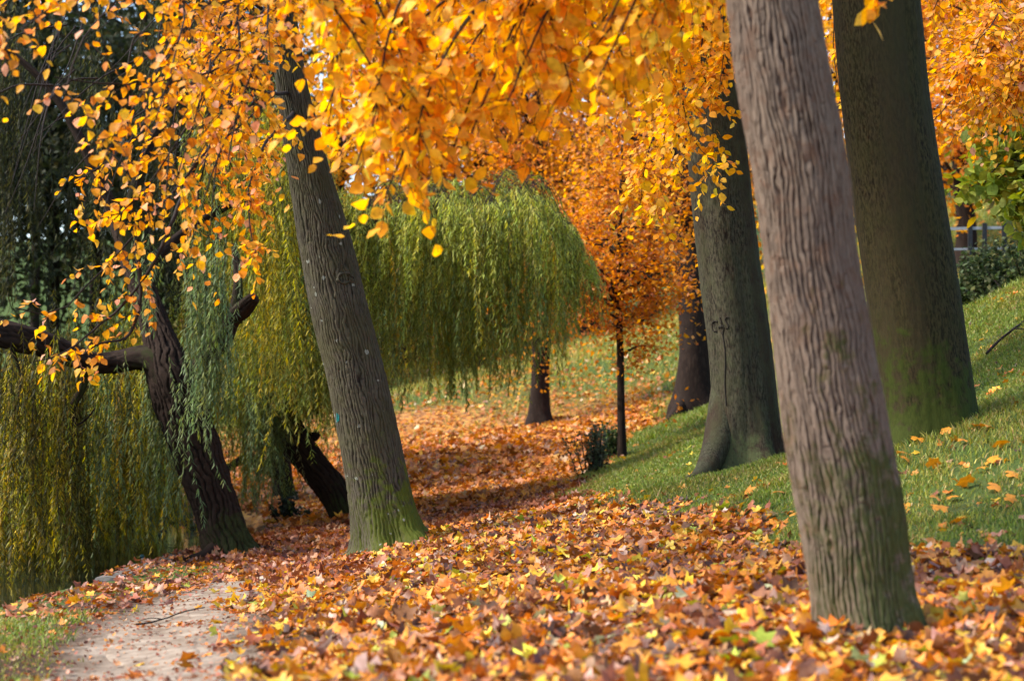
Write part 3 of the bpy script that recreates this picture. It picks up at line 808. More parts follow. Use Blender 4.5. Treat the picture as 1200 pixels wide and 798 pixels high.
# a single twig in front of the dark trunk
spray(tb, lb, [bx((745, -250, 10.6), (900, -300, 10.4), (1075, -200, 10), (1062, -60, 9.8), (1042, -12, 9.8), (1025, 4, 9.8))], 3, 0.10, 0.09, YELLOW, 0.5, 2, r=r, start=0.96)
lb.build('crown', M_LEAF, near); tb.build('branches', M_TWIG, near)

# ================================================================== willows
W_GREEN = ([(0.22, 0.27, 0.06), (0.31, 0.33, 0.065), (0.15, 0.20, 0.065), (0.46, 0.38, 0.05), (0.55, 0.33, 0.04)], [4, 4, 3, 1.4, .7])
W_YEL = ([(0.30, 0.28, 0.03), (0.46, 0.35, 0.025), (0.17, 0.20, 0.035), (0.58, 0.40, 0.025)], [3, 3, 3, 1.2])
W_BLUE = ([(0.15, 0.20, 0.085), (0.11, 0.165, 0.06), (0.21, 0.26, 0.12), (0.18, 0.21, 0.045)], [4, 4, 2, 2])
W_GLOOM = ([(0.06, 0.065, 0.022), (0.09, 0.085, 0.025), (0.035, 0.042, 0.018), (0.16, 0.13, 0.025)], [3, 2, 4, .5])  # leaves coloured dark to stand for the deep shade at upper left
W_SUNLIT = ([(0.42, 0.45, 0.09), (0.50, 0.49, 0.09), (0.32, 0.37, 0.08), (0.56, 0.47, 0.07)], [4, 3, 3, 1])  # lightened leaf colours: sunlight on the dome's upper shoots, painted in
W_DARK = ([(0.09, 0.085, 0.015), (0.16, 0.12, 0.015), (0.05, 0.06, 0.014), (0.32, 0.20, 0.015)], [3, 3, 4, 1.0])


def strands(tb, lb, top, length, pal, leaf=0.075, gap=0.025, r=rng, sway=0.17, lean=None):
    """hanging shoots: top (n,3), length (n,)"""
    n = len(top); m = 9
    t = np.linspace(0, 1, m)
    ph = r.uniform(0, 6.28, (n, 2)); am = r.normal(0, sway, (n, 2))
    W = np.repeat(top[:, None, :], m, 1)
    W[:, :, 2] -= length[:, None] * t
    for k in (0, 1): W[:, :, k] += am[:, k:k + 1] * t[None] ** 1.3 * length[:, None] * .5 + 0.03 * np.sin(t[None] * 7 + ph[:, k:k + 1]) * length[:, None] ** .5
    if lean is not None: W += np.reshape(lean, (-1, 1, 3)) * (t ** 0.4)[None, :, None]
    tubes(tb, W, np.repeat(np.linspace(.0032, .0014, m)[None], n, 0), 3)
    q = np.maximum(4, (length / gap).astype(int))
    own = np.repeat(np.arange(n), q)
    first = np.concatenate([[0], np.cumsum(q)[:-1]])
    k = np.arange(q.sum()) - np.repeat(first, q)
    u = (k + r.uniform(0, 1, len(k))) / q[own] * (m - 1)
    i = np.minimum(u.astype(int), m - 2); f = (u - i)[:, None]
    a, b = W[own, i], W[own, i + 1]
    pos = a * (1 - f) + b * f
    th = r.uniform(0, 6.28, len(pos))
    out = np.stack([np.cos(th), np.sin(th), np.zeros_like(th)], 1)
    ld = unit(out * r.uniform(.25, 1.25, (len(pos), 1)) + np.array([0, 0, -1.0]))
    up = unit(out + np.array([0, 0, .5]))
    sc = palette(n, *pal, jit=.2, r=r)[own] * .55 + palette(len(pos), *pal, jit=.15, r=r) * .45
    leaves(lb, pos, ld, up, leaf * r.uniform(.6, 1.25, len(pos)), sc, 'lance', .15, r)


def curtain(tb, lb, x0, x1, ytop, ybot, d0, d1, n, pal, r, leaf=0.095, gap=0.022, clump=15):
    """shoots in loose bunches between two photo columns; ytop / ybot (mean, spread) or functions of px"""
    nc = max(1, n // clump)
    c = r.uniform(0, nc, n).astype(int)
    cpx = np.sort(r.uniform(x0, x1, nc)); cd = r.uniform(d0, d1, nc); co = r.normal(0, 1, nc)
    px = cpx[c] + r.normal(0, 8.5, n); d = cd[c] + r.normal(0, .12, n)
    f = lambda s: (np.array([s[0](p) for p in px]), s[1]) if callable(s[0]) else (np.full(n, s[0], dtype=float), s[1])
    yt, st = f(ytop); yb, sb = f(ybot)
    yt = yt + r.normal(0, st, n); yb = yb + co[c] * sb * .7 + r.normal(0, sb * .6, n)
    yb = np.maximum(yb, yt + 25)
    top = np.stack([(px - 600) / FPX * d, d, (HZ - yt) / FPX * d], 1)
    strands(tb, lb, top, (yb - yt) * d / FPX, pal, leaf, gap, r)


# --- main willow by the water
base = at(270, 655, 22); base[2] = H(base[0], base[1])
wil = thing('weeping_willow', base, 'dark weeping willow leaning over the pond edge, its trunk forking into low limbs', 'tree')
rows = [(275, 662, 22, 58), (268, 640, 22, 50), (255, 600, 22, 48), (233, 540, 22, 53), (212, 480, 22, 57), (200, 440, 22, 54), (185, 390, 22.2, 36), (166, 335, 22.5, 28), (146, 285, 22.9, 19), (128, 240, 23.4, 9)]
trunk('trunk', rows, M_WBARK, wil, 200, 360, flare=0.34, flare_h=0.22, lobes=5, lump=0.05, seed=7, ridges=(24, .03, .25, .4))
lp = lambda *q: np.array([list(at(a, b, d)) + [w_ * .5 * mper(d)] for a, b, d, w_ in q])
limb_mesh('limb', [lp((204, 455, 22, 44), (185, 425, 22, 36), (160, 420, 22, 27), (135, 425, 22, 25), (104, 424, 21.8, 24), (60, 405, 21.5, 27), (10, 392, 21.2, 30), (-80, 370, 21, 22), (-160, 300, 21, 12)),
                   lp((222, 450, 22, 26), (245, 418, 22, 22), (263, 398, 22, 19), (272, 375, 22, 18), (285, 362, 21.9, 20), (299, 347, 21.8, 13)),
                   lp((276, 375, 22, 16), (279, 335, 22, 10), (277, 312, 22.1, 8), (274, 285, 22.2, 4)),
                   lp((103, 422, 21.9, 10), (98, 450, 21.9, 9), (92, 465, 21.9, 8), (85, 480, 21.9, 8), (87, 512, 21.9, 4)),
                   lp((12, 400, 21.3, 4), (22, 430, 21.3, 4), (23, 455, 21.3, 3.5), (14, 485, 21.3, 2)),
                   lp((90, 490, 21.9, 4), (80, 520, 21.9, 3), (84, 560, 21.9, 2.5), (78, 600, 21.9, 2)),
                   lp((87, 500, 21.9, 3), (100, 492, 21.9, 3), (112, 478, 21.8, 2)),
                   lp((158, 300, 22.6, 16), (120, 220, 22.6, 12), (70, 120, 22.6, 9), (10, 60, 22.6, 6), (-40, 40, 22.6, 4)),
                   lp((150, 250, 22.8, 14), (180, 160, 23, 10), (230, 100, 23.4, 8), (300, 90, 24, 6), (350, 120, 24.5, 4)),
                   lp((165, 320, 22.5, 14), (220, 270, 23.5, 10), (300, 225, 24.5, 8), (360, 220, 25, 5))], M_WBARK, wil, 12, 40, 0.05, 7)
limb_mesh('root', [np.vstack([np.append(on_ground(255, 21.9, .12), .10), np.append(on_ground(240, 21.7, .05), .07), np.append(on_ground(222, 21.6, .03), .045), np.append(on_ground(196, 21.4, .0), .03), np.append(on_ground(180, 21.3, -.05), .015)])], M_WBARK, wil, 8, 20)
tb, lb = Bag(), Bag(); r = np.random.default_rng(51)
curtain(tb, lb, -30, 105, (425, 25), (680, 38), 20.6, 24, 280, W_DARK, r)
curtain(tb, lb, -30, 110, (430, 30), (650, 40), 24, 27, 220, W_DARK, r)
curtain(tb, lb, 100, 235, (400, 40), (590, 30), 24, 29, 330, W_YEL, r)
curtain(tb, lb, 60, 200, (430, 30), (600, 40), 26, 31, 200, W_GREEN, r)
curtain(tb, lb, 150, 185, (290, 25), (392, 18), 20.8, 21.5, 16, W_BLUE, r, clump=8)
curtain(tb, lb, 215, 262, (300, 30), (440, 40), 20.8, 21.5, 44, W_BLUE, r, clump=8)
curtain(tb, lb, 228, 246, (340, 30), (500, 25), 20.6, 21.4, 16, W_BLUE, r, clump=8)
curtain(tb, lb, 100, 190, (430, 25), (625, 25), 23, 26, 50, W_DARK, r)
curtain(tb, lb, 5, 120, (430, 25), (640, 40), 20.8, 23, 75, W_YEL, r, clump=9)  # yellow bunches paint the light shining through the left curtain
curtain(tb, lb, 110, 200, (425, 15), (600, 30), 22.3, 24, 100, W_YEL, r, clump=9)
curtain(tb, lb, 178, 200, (440, 20), (575, 25), 22.6, 24, 40, W_BLUE, r)
curtain(tb, lb, 270, 390, (200, 40), (452, 34), 23, 27, 300, W_GREEN, r)
curtain(tb, lb, 105, 225, (440, 20), (585, 35), 21.6, 23, 70, W_BLUE, r, clump=7)
curtain(tb, lb, 255, 340, (180, 40), (400, 60), 22.6, 25, 120, W_YEL, r)
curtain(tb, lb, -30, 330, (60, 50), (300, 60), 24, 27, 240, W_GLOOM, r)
curtain(tb, lb, 190, 330, (140, 40), (330, 50), 23.5, 25, 70, W_GREEN, r, gap=.03)
lb.build('foliage', M_WILLOW, wil); tb.build('shoots', M_TWIG, wil)

# --- second willow: the green dome
base = at(403, 612, 27); base[2] = H(base[0], base[1])
w2 = thing('weeping_willow', base, 'green weeping willow with a rounded curtain of leaves above the leaf covered bank', 'tree')
rows = [(405, 617, 27, 34), (401, 600, 27, 30), (388, 572, 27, 34), (367, 545, 27, 33), (348, 517, 27, 34), (335, 492, 27, 31), (325, 450, 27, 26), (335, 380, 27.2, 22), (365, 310, 27.4, 18), (410, 275, 27.5, 14), (480, 256, 27.5, 11), (550, 252, 27.5, 8), (620, 262, 27.5, 4)]
trunk('trunk', rows, M_WBARK, w2, 120, 240, ridges=(20, .025, .25, .4), flare=0.28, flare_h=0.2, lobes=5, lump=0.04, seed=8, taper_end=True)
limb_mesh('limb', [lp((352, 522, 27, 16), (362, 514, 27, 14), (369, 510, 27, 11), (372, 505, 27, 6)), lp((440, 266, 27.5, 9), (500, 262, 26.2, 6), (580, 268, 25.6, 4)), lp((440, 266, 27.5, 9), (520, 256, 28.6, 6), (640, 285, 29, 3)),
                   lp((325, 450, 27, 18), (300, 380, 27.5, 14), (290, 300, 28, 10), (330, 230, 28, 6))], M_WBARK, w2, 10, 26)
tb, lb = Bag(), Bag(); r = np.random.default_rng(61)
n_ = 1900
th = r.uniform(0, 6.28, n_); rho = np.sqrt(r.uniform(0.0, 1, n_)); rho = np.where(r.uniform(0, 1, n_) < .45, r.uniform(.82, 1.0, n_), rho)
ncl = 210
kc = r.integers(0, ncl, n_); th = th[kc] + r.normal(0, .05, n_); rho = np.clip(rho[kc] + r.normal(0, .035, n_), 0, 1.04)
cl_top = r.normal(0, .10, ncl)[kc]; cl_bot = r.normal(0, .27, ncl)[kc]
cxm, cd = at(535, 0, 27.3)[0], 27.3
X = cxm + 1.80 * rho * np.cos(th); Y = cd + 2.0 * rho * np.sin(th)
pxx = X / Y * FPX + 600
topy = np.interp(pxx, [370, 400, 440, 480, 520, 570, 610, 640, 665, 685, 700], [250, 225, 222, 226, 222, 220, 214, 225, 255, 300, 345])
boty = np.interp(pxx, [370, 400, 450, 500, 560, 600, 640, 670, 700], [400, 428, 436, 424, 426, 412, 388, 372, 350])
zt = (HZ - topy - 10 * (fbm(X * 2.3, Y * 2.3, 77) - .3) * 2.5) / FPX * Y - 0.55 * np.abs(np.sin(th)) * rho ** 2 * 0.3
zb = (HZ - boty) / FPX * Y + cl_bot + r.normal(0, .10, n_)
zt = zt + cl_top - .08
inner = rho < .8
zt = np.where(inner & (r.uniform(0, 1, n_) < .4), zt - r.uniform(0, .8, n_), zt)
top = np.stack([X, Y, zt], 1)
pal_far = W_GREEN
lean = np.stack([np.cos(th) * .14 * rho, np.sin(th) * .14 * rho, np.full(n_, .05)], 1)
up_ = (rho > .35) & (r.uniform(0, 1, n_) < .66)
strands(tb, lb, top[~up_], np.maximum(zt - zb, .4)[~up_], pal_far, .095, .021, r, lean=lean[~up_])
strands(tb, lb, top[up_] + [0, 0, .05], np.maximum(zt - zb, .4)[up_] * r.uniform(.3, 1.0, up_.sum()) * .62, W_SUNLIT, .095, .019, r, lean=lean[up_] * 1.3)
# the thin arching shoots along its top
PA = []
for k in range(150):
    a0 = r.uniform(430, 620); a1 = a0 + r.uniform(25, 75); dd = r.uniform(26, 28.6)
    tpy = lambda q: float(np.interp(q, [370, 400, 440, 480, 520, 570, 610, 640, 665, 685, 700], [250, 225, 222, 226, 222, 220, 214, 225, 255, 300, 345]))
    h0 = r.uniform(-20, 6)
    PA.append(spline(np.array([at(a0, tpy(a0) + 22, dd), at(a0 * .55 + a1 * .45, tpy(a0 * .55 + a1 * .45) + h0, dd), at(min(a1, 698), tpy(min(a1, 698)) + 30, dd), at(min(a1 + 4, 700), tpy(min(a1, 698)) + 85, dd)]), 12))
PA = np.array(PA); tubes(tb, PA, np.repeat(np.linspace(.006, .002, 12)[None], len(PA), 0), 3)
for P in PA:
    u = r.uniform(2, 11, 46); i = np.minimum(u.astype(int), 10); f = (u - i)[:, None]
    pos = P[i] * (1 - f) + P[i + 1] * f; tn = unit(P[i + 1] - P[i])
    ld = unit(tn + r.normal(0, .5, pos.shape) + np.array([0, 0, -.5])); up = unit(r.normal(0, 1, pos.shape))
    leaves(lb, pos, ld, up, .085 * r.uniform(.6, 1.2, 46), palette(46, *W_YEL, r=r) * .5 + palette(46, *W_GREEN, r=r) * .5, 'lance', .15, r)
# the lower hanging wisps around its trunk
curtain(tb, lb, 290, 400, (330, 50), (474, 26), 25.6, 28, 260, W_GREEN, r)
curtain(tb, lb, 296, 345, (420, 40), (555, 26), 25.4, 26.4, 75, W_BLUE, r)
curtain(tb, lb, 240, 300, (430, 40), (540, 22), 27, 30, 110, W_GREEN, r)
lb.build('foliage', M_WILLOW, w2); tb.build('shoots', M_TWIG, w2)

# --- trunk behind the second willow
base = at(335, 588, 33); base[2] = H(base[0], base[1])
w3 = thing('weeping_willow', base, 'straight dark trunk behind the willow wisps, at the foot of the leafy bank', 'tree')
trunk('trunk', [(336, 592, 33, 34), (333, 575, 33, 25), (328, 530, 33, 23), (322, 470, 33, 22), (318, 400, 33, 20), (312, 300, 33.3, 15), (300, 180, 33.6, 8)], M_WBARK, w3, 50, 110, flare=.35, flare_h=.3, lump=.04, seed=9)
limb_mesh('limb', [lp((329, 560, 33, 12), (310, 548, 32.6, 13), (288, 538, 32.2, 14), (262, 548, 31.8, 12), (240, 540, 31.5, 8)), lp((318, 400, 33, 12), (280, 300, 33.5, 9), (220, 240, 34, 6)), lp((318, 400, 33, 12), (370, 300, 33.5, 9), (430, 260, 34, 5))], M_WBARK, w3, 10, 24)
tb, lb = Bag(), Bag(); r = np.random.default_rng(71)
curtain(tb, lb, 225, 400, (240, 40), (455, 36), 31.5, 35, 340, W_GREEN, r, leaf=.1)
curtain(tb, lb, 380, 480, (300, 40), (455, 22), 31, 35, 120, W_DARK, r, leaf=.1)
lb.build('foliage', M_WILLOW, w3); tb.build('shoots', M_TWIG, w3)

# ================================================================== trees further off
def tree(name, label, cat, base_rows, mat, crown, leaf_n, leaf, pal, parent_group=None, seed=0, twigs=True, limbs_n=14, shape='diam', flat=.55, up=0.35, limb_r=.05, leafmat=None, flare=.2, clump=0.45):
    """crown (centre xyz, radii xyz): limbs run from the trunk into the crown, leaves cluster round their ends"""
    r = np.random.default_rng(seed + 100)
    P = px_path(base_rows) if isinstance(base_rows, list) else np.asarray(base_rows)
    b = P[0, :3].copy(); b[2] = H(b[0], b[1]); P = P.copy(); P[0, 2] = b[2]
    o = thing(name, b, label, cat, parent_group)
    trunk('trunk', None, mat, o, 36, 90, flare=flare, flare_h=.3, lump=.03, seed=seed, world=P)
    c, rad = np.array(crown[0]), np.array(crown[1])
    S = spline(P, 60)
    paths = []; ends = []
    for k in range(limbs_n):
        v = unit(r.normal(0, 1, 3)); e = c + v * rad * r.uniform(.55, .98)
        lo = c[2] - rad[2] * 1.0
        zs = np.clip(e[2] - up * rad[2] * r.uniform(.5, 1.4), lo, S[-1, 2] - .05)
        i = int(np.argmin(np.abs(S[:, 2] - zs))); s0 = S[i]
        midp = (s0[:3] + e) / 2 + r.normal(0, .12, 3) * np.linalg.norm(e - s0[:3]) + np.array([0, 0, .08 * np.linalg.norm(e - s0[:3])])
        r0 = min(limb_r, s0[3] * .7)
        paths.append(np.vstack([np.append(s0[:3], r0), np.append(midp, r0 * .6), np.append(e, r0 * .2)]))
    bag = Bag()
    cl = []
    for Pp in paths:
        Sp = spline(Pp, 16); Sp[1:, :3] += np.cumsum(r.normal(0, .02, (15, 3)), 0) * np.linalg.norm(rad) * .1
        tubes(bag, Sp[None, :, :3], Sp[None, :, 3], 5)
        m_ = 9
        idx = r.integers(4, 16, m_); o0 = Sp[idx, :3]
        e2 = o0 + r.normal(0, 1, (m_, 3)) * rad * .26
        mid2 = (o0 + e2) / 2 + r.normal(0, .04, (m_, 3)) * rad
        tubes(bag, np.stack([o0, mid2, e2], 1), np.array([[.25, .16, .08]]) * limb_r * .7 * np.ones((m_, 1)), 3)
        cl.append(e2); cl.append(Sp[8:, :3])
    bag.build('limbs', M_TWIG if limb_r < .03 else mat, o)
    cl = np.vstack(cl)
    ci = r.integers(0, len(cl), leaf_n)
    sg = np.array([1, 1, flat]) * rad.mean() * clump * .33
    tilt = r.normal(0, .35, (len(cl), 2))
    off = r.normal(0, 1, (leaf_n, 3)) * sg
    off[:, 2] += off[:, 0] * tilt[ci, 0] + off[:, 1] * tilt[ci, 1]
    pos = cl[ci] + off
    ld = unit(r.normal(0, 1, (leaf_n, 3)) + np.array([0, 0, -.5])); upv = unit(r.normal(0, .6, (leaf_n, 3)) + np.array([0, 0, 1]))
    cc = palette(len(cl), *pal, jit=.2, r=r)[ci] * .5 + palette(leaf_n, *pal, r=r) * .5
    lb = Bag(); leaves(lb, pos, ld, upv, leaf * r.uniform(.6, 1.25, leaf_n), cc, shape, .3, r)
    lb.build('crown', leafmat or M_LEAF, o)
    return o


def ctr(px, py, d): return at(px, py, d)


# sapling on the slope
tree('sapling', 'slim young tree with a thin straight trunk and orange crown, beside the small green bushes', 'tree', [(729, 540, 31, 11), (728, 480, 31, 9), (727, 420, 31, 8.5), (725, 350, 31, 7), (727, 260, 31, 5), (729, 170, 31, 2.5)], M_FARBARK,
     (ctr(728, 296, 31), (1.45, 1.35, 1.66)), 10500, .085, ORANGE, seed=1, limbs_n=40, limb_r=.028, up=.1, flare=.1, clump=.40)
tree('tree', 'short dark trunk standing in the leaves below the willow dome, orange crown above', 'tree', [(632, 502, 42, 34), (632, 480, 42, 26), (633, 440, 42, 22), (634, 380, 42, 21), (632, 250, 42, 17), (628, 100, 42, 10), (626, -60, 42, 4)], M_FARBARK,
     (ctr(620, 180, 42), (2.6, 2.4, 3.4)), 13000, .11, ORANGE, seed=2, limbs_n=30, limb_r=.05, clump=.33)
t815 = tree('tree', 'broad dark trunk half hidden behind the beech, with a root running left', 'tree', [(812, 484, 36, 52), (813, 450, 36, 44), (815, 400, 36, 40), (811, 300, 36, 34), (806, 150, 36, 28), (800, 0, 36, 22), (795, -150, 36, 10)], M_FARBARK,
     (ctr(790, 130, 36.5), (2.4, 2.2, 2.9)), 12000, .10, RUST, seed=3, limbs_n=30, limb_r=.06, clump=.33)
limb_mesh('root', [np.vstack([np.append(on_ground(800, 35.8, .25), .13), np.append(on_ground(790, 35.4, .08), .10), np.append(on_ground(775, 35, -.04), .05)])], M_FARBARK, t815, 8, 16)

far = [(560, 60, 430, 120, 3.6, 4.6, ORANGE, 'orange tree rising behind the top of the green willow dome'),
       (690, 62, 425, 110, 3.9, 5.0, RUST, 'rust coloured tree on the bank behind the sapling'),
       (760, 62, 400, 60, 4.0, 5.0, ORANGE, 'tall orange tree behind the rust coloured one on the upper bank'),
       (480, 66, 430, 100, 4.4, 6.2, YELLOW, 'golden tree on the far bank between the leaning trunk and the willow dome'),
       (400, 60, 440, 70, 4.2, 5.6, YELLOW, 'bright yellow tree behind the upper part of the leaning trunk'),
       (640, 78, 380, 40, 5.6, 7.6, RUST, 'far rust brown tree at the top of the bank, behind the others'),
       (520, 82, 390, 40, 5.6, 6.2, ORANGE, 'far orange tree on the crest left of the rust brown one'),
       (860, 70, 360, 60, 5.0, 6.0, RUST, 'russet tree seen between the beech and the furrowed trunk'),
       (980, 50, 330, 80, 3.6, 4.6, YELLOW, 'yellow tree glimpsed between the furrowed trunk and the dark smooth one'),
       (1130, 46, 300, 60, 3.4, 3.4, ORANGE, 'orange tree on the right bank, beyond the railing'),
       (1230, 40, 270, 10, 3.6, 3.2, ORANGE, 'orange tree cut off by the right edge, above the green bush'),
       (1090, 64, 250, 0, 4.6, 5.4, RUST, 'brown leaved tree far up the right bank')]
for k, (px, d, py, cy, rx, rz, pal, lab) in enumerate(far):
    x = (px - 600) / FPX * d; g = float(H(x, d)); cz = at(px, cy, d)[2]
    r0 = .16 + .02 * rx
    W = np.array([[x, d, g, r0 * 1.3], [x + .05, d, g + 1, r0], [x - .1, d, (g + cz) / 2 + .5, r0 * .8], [x + .1, d, cz, r0 * .5], [x, d, cz + rz * .8, .03]])
    if W[2, 2] <= W[1, 2] + .2: W[2, 2] = W[1, 2] + .6; W[3, 2] = max(W[3, 2], W[2, 2] + 1); W[4, 2] = W[3, 2] + rz * .6
    tree('autumn_tree', lab, 'tree', W, M_FARBARK, ((x, d, cz), (rx, rx * .8, rz)), int(3600 + 900 * rx), .085 + .0021 * d, pal, 'autumn trees on the bank', seed=20 + k, limbs_n=22, limb_r=.06, clump=.36)

# dark evergreens behind the pond; two unseen ones added at left for shade
DARKG = ([(0.016, 0.024, 0.010), (0.028, 0.036, 0.014), (0.04, 0.042, 0.016), (0.06, 0.05, 0.02)], [4, 4, 2, .6])  # leaf colours kept near black in place of shade on these trees
dk = [(170, 92, -20, 8.5, 12.0, 'huge dark evergreen in the back row, right of the other huge one'), (-330, 27, 60, 3.2, 4.4, 'unseen evergreen added on the left bank of the pond to shade the willow'), (-300, 32, 40, 3.4, 5.0, 'unseen evergreen added for shade behind the one on the left bank of the pond'), (-60, 62, 130, 4.4, 7.0, 'dark evergreen at the far left beyond the pond'), (60, 66, 150, 4.6, 7.6, 'dark evergreen beyond the pond, second from the left edge'), (170, 60, 190, 4.2, 7.0, 'dark evergreen behind the willow fork'),
      (270, 64, 190, 4.0, 7, 'dark evergreen behind the right limb of the willow'), (330, 72, 230, 4.0, 6.0, 'dark evergreen nearest to the yellow tree'), (110, 70, 60, 5.5, 9.0, 'tallest dark evergreen in the back row on the left'), (-40, 66, 60, 5.0, 9.0, 'tall dark evergreen in the back row at the left edge'), (40, 88, -10, 7.5, 11.0, 'huge dark evergreen filling the gap behind the back row on the left'), (260, 74, 70, 5.5, 8.0, 'tall dark evergreen in the back row beside the tallest')]
for k, (px, d, cy, rx, rz, lab) in enumerate(dk):
    x = (px - 600) / FPX * d; g = float(H(x, d)); g = max(g, WATER_Z + .1); cz = max(at(px, cy, d)[2], g + rz * .75)
    W = np.array([[x, d, g, .3], [x, d, g + 1, .24], [x + .1, d, g + .5 * (cz - g) + .8, .2], [x, d, cz + .5, .12], [x, d, cz + rz, .03]])
    tree('evergreen_tree', lab, 'tree', W, M_FARBARK, ((x, d, cz), (rx, rx * .8, rz)), 7000, .30, DARKG, 'dark evergreens beyond the pond', seed=50 + k, limbs_n=30, limb_r=.05, leafmat=M_GREEN, clump=.42)

# ================================================================== bushes
def bush(name, label, c_px, d, w_, h_, n, leaf, pal, seed, mat=None, group=None, depth=None, stems=26):
    r = np.random.default_rng(seed)
    x = (c_px - 600) / FPX * d; g = float(H(x, d))
    o = thing(name, (x, d, g), label, 'bush', group)
    dp = depth or w_
    bag = Bag(); lb = Bag()
    e = np.stack([x + r.normal(0, .36, stems) * w_, d + r.normal(0, .36, stems) * dp, g + h_ * r.uniform(.55, 1.05, stems)], 1)
    e[:, 2] -= h_ * .35 * ((e[:, 0] - x) / w_) ** 2
    s = np.stack([x + (e[:, 0] - x) * .5, d + (e[:, 1] - d) * .5, np.zeros(stems)], 1); s[:, 2] = H(s[:, 0], s[:, 1]) - .03
    m_ = (s + e) / 2 + r.normal(0, .05, (stems, 3)) * w_
    P = np.stack([s, m_, e], 1)
    tubes(bag, P, np.repeat(np.array([[.010, .007, .003]]), stems, 0), 4)
    k = r.integers(0, stems, n); u = r.uniform(.15, 1.05, n)[:, None]
    pos = np.where(u < .5, s[k] * (1 - 2 * u) + m_[k] * 2 * u, m_[k] * (2 - 2 * u) + e[k] * (2 * u - 1)) + r.normal(0, .055, (n, 3)) * np.array([w_, dp, h_])
    pos[:, 2] = np.maximum(pos[:, 2], H(pos[:, 0], pos[:, 1]) + .02)
    leaves(lb, pos, unit(r.normal(0, 1, (n, 3)) + np.array([0, 0, -.2])), unit(r.normal(0, .7, (n, 3)) + np.array([0, 0, 1])), leaf * r.uniform(.6, 1.3, n), palette(n, *pal, jit=.2, r=r), 'diam', .3, r)
    lb.build('foliage', mat or M_GREEN, o); bag.build('stems', M_TWIG, o)
    return o


GREY_G = ([(0.06, 0.085, 0.045), (0.09, 0.115, 0.06), (0.05, 0.06, 0.03), (0.15, 0.12, 0.06)], [4, 3, 3, 1])
DEEP_G = ([(0.03, 0.06, 0.018), (0.05, 0.085, 0.025), (0.08, 0.11, 0.04)], [4, 3, 1])
LIME = ([(0.24, 0.31, 0.05), (0.32, 0.36, 0.05), (0.16, 0.22, 0.05), (0.42, 0.34, 0.03), (0.5, 0.3, 0.03)], [4, 3, 3, 1.2, .6])
bush('bush', 'loose grey green bush with thin stems, left of the sapling', 697, 29.5, .46, .72, 1900, .05, ([(0.11, 0.14, 0.08), (0.15, 0.175, 0.10), (0.08, 0.10, 0.055), (0.19, 0.16, 0.09)], [4, 3, 3, 1]), 1)
bush('bush', 'small dense dark green bush touching the foot of the sapling', 716, 31.2, .30, .52, 1200, .055, ([(0.05, 0.10, 0.035), (0.08, 0.13, 0.045), (0.11, 0.15, 0.06)], [4, 3, 1]), 2)
bush('bush', 'rounded dark tuft beside the pond between the two willow trunks', 337, 28.5, .26, .36, 900, .07, ([(0.03, 0.045, 0.03), (0.05, 0.065, 0.04)], [1, 1]), 3)
for k, (px, d, w_, h_) in enumerate([(150, 33, .9, 1.0), (205, 31, .8, .85), (70, 36, 1.2, 1.2), (-10, 35, 1.2, 1.3), (240, 29.5, .5, .6), (115, 37.5, 1.0, 1.2)]):
    bush('waterside_shrub', ['grey green shrub on the far bank below the yellow willow shoots', 'grey green shrub at the water near the willow trunk', 'dark shrub on the far bank behind the hanging shoots', 'shrub at the left edge of the far bank', 'smallest shrub at the water, touching the willow trunk', 'shrub on the far bank between the dark and the grey green ones'][k], px, d, w_, h_, 1700, .10, GREY_G, 10 + k, group='shrubs on the far side of the pond')
HEDGE = ([(0.06, 0.085, 0.035), (0.10, 0.125, 0.055), (0.04, 0.06, 0.02), (0.15, 0.16, 0.07)], [4, 3, 3, 1])
bush('hedge_bush', 'dark green glossy bush below the railing at the right, next to the smooth trunk', 1135, 28.5, .75, .80, 3000, .08, HEDGE, 21)
bush('hedge_bush', 'green bush in the gap below the railing, middle of the three', 1175, 27.5, .75, .75, 3000, .08, HEDGE, 22)
bush('hedge_bush', 'green bush of the row below the railing, cut by the right edge', 1222, 26, .8, .8, 3000, .08, HEDGE, 23)
# light green young tree at the right edge
tree('young_tree', 'light green and yellow leaved young tree drooping over the bushes at the right edge', 'tree', np.array([[6.15, 22.6, 0, .06], [6.15, 22.6, 2.0, .05], [6.1, 22.5, 2.8, .035], [6.0, 22.4, 3.5, .012]]), M_FARBARK,
     (ctr(1205, 205, 22.4), (.85, .8, .72)), 1500, .13, LIME, seed=80, limbs_n=16, limb_r=.022, shape='oval', leafmat=M_GREEN, up=-.1, flare=.05, clump=.4)

# orange leaves of the right hand tree, upper right
base = np.array([8.3, 24.0, 0.0]); base[2] = H(base[0], base[1])
rt = thing('orange_tree', base, 'orange branches filling the upper right corner, to the right of the smooth dark trunk', 'tree')
trunk('trunk', None, M_FARBARK, rt, 40, 80, seed=12, world=np.array([[8.3, 24, base[2], .3], [8.25, 24, base[2] + 1, .24], [8.1, 24, base[2] + 3, .2], [8.0, 23.9, base[2] + 6, .1]]))
tb, lb = Bag(), Bag(); r = np.random.default_rng(91)
BR = []
for k in range(30):
    tx = r.uniform(1075, 1215); ty = r.uniform(-40, 200); d = r.uniform(17.5, 24)
    ty = min(ty, np.interp(tx, [1075, 1110, 1150, 1215], [235, 235, 130, 120]))
    BR.append(np.array([[8.0, 23.9, 5.6 + r.uniform(-1.5, 0)], at(tx * .5 + 1290 * .5, ty - 90, d * .5 + 12), at(tx + 15, ty - 25, d), at(tx, ty, d)]))
spray(tb, lb, BR, 9, .45, .074, GOLD, .4, 9, r=r, branch_r=.02, twig_r=.004, start=.4)
lb.build('crown', M_LEAF, rt); tb.build('branches', M_TWIG, rt)

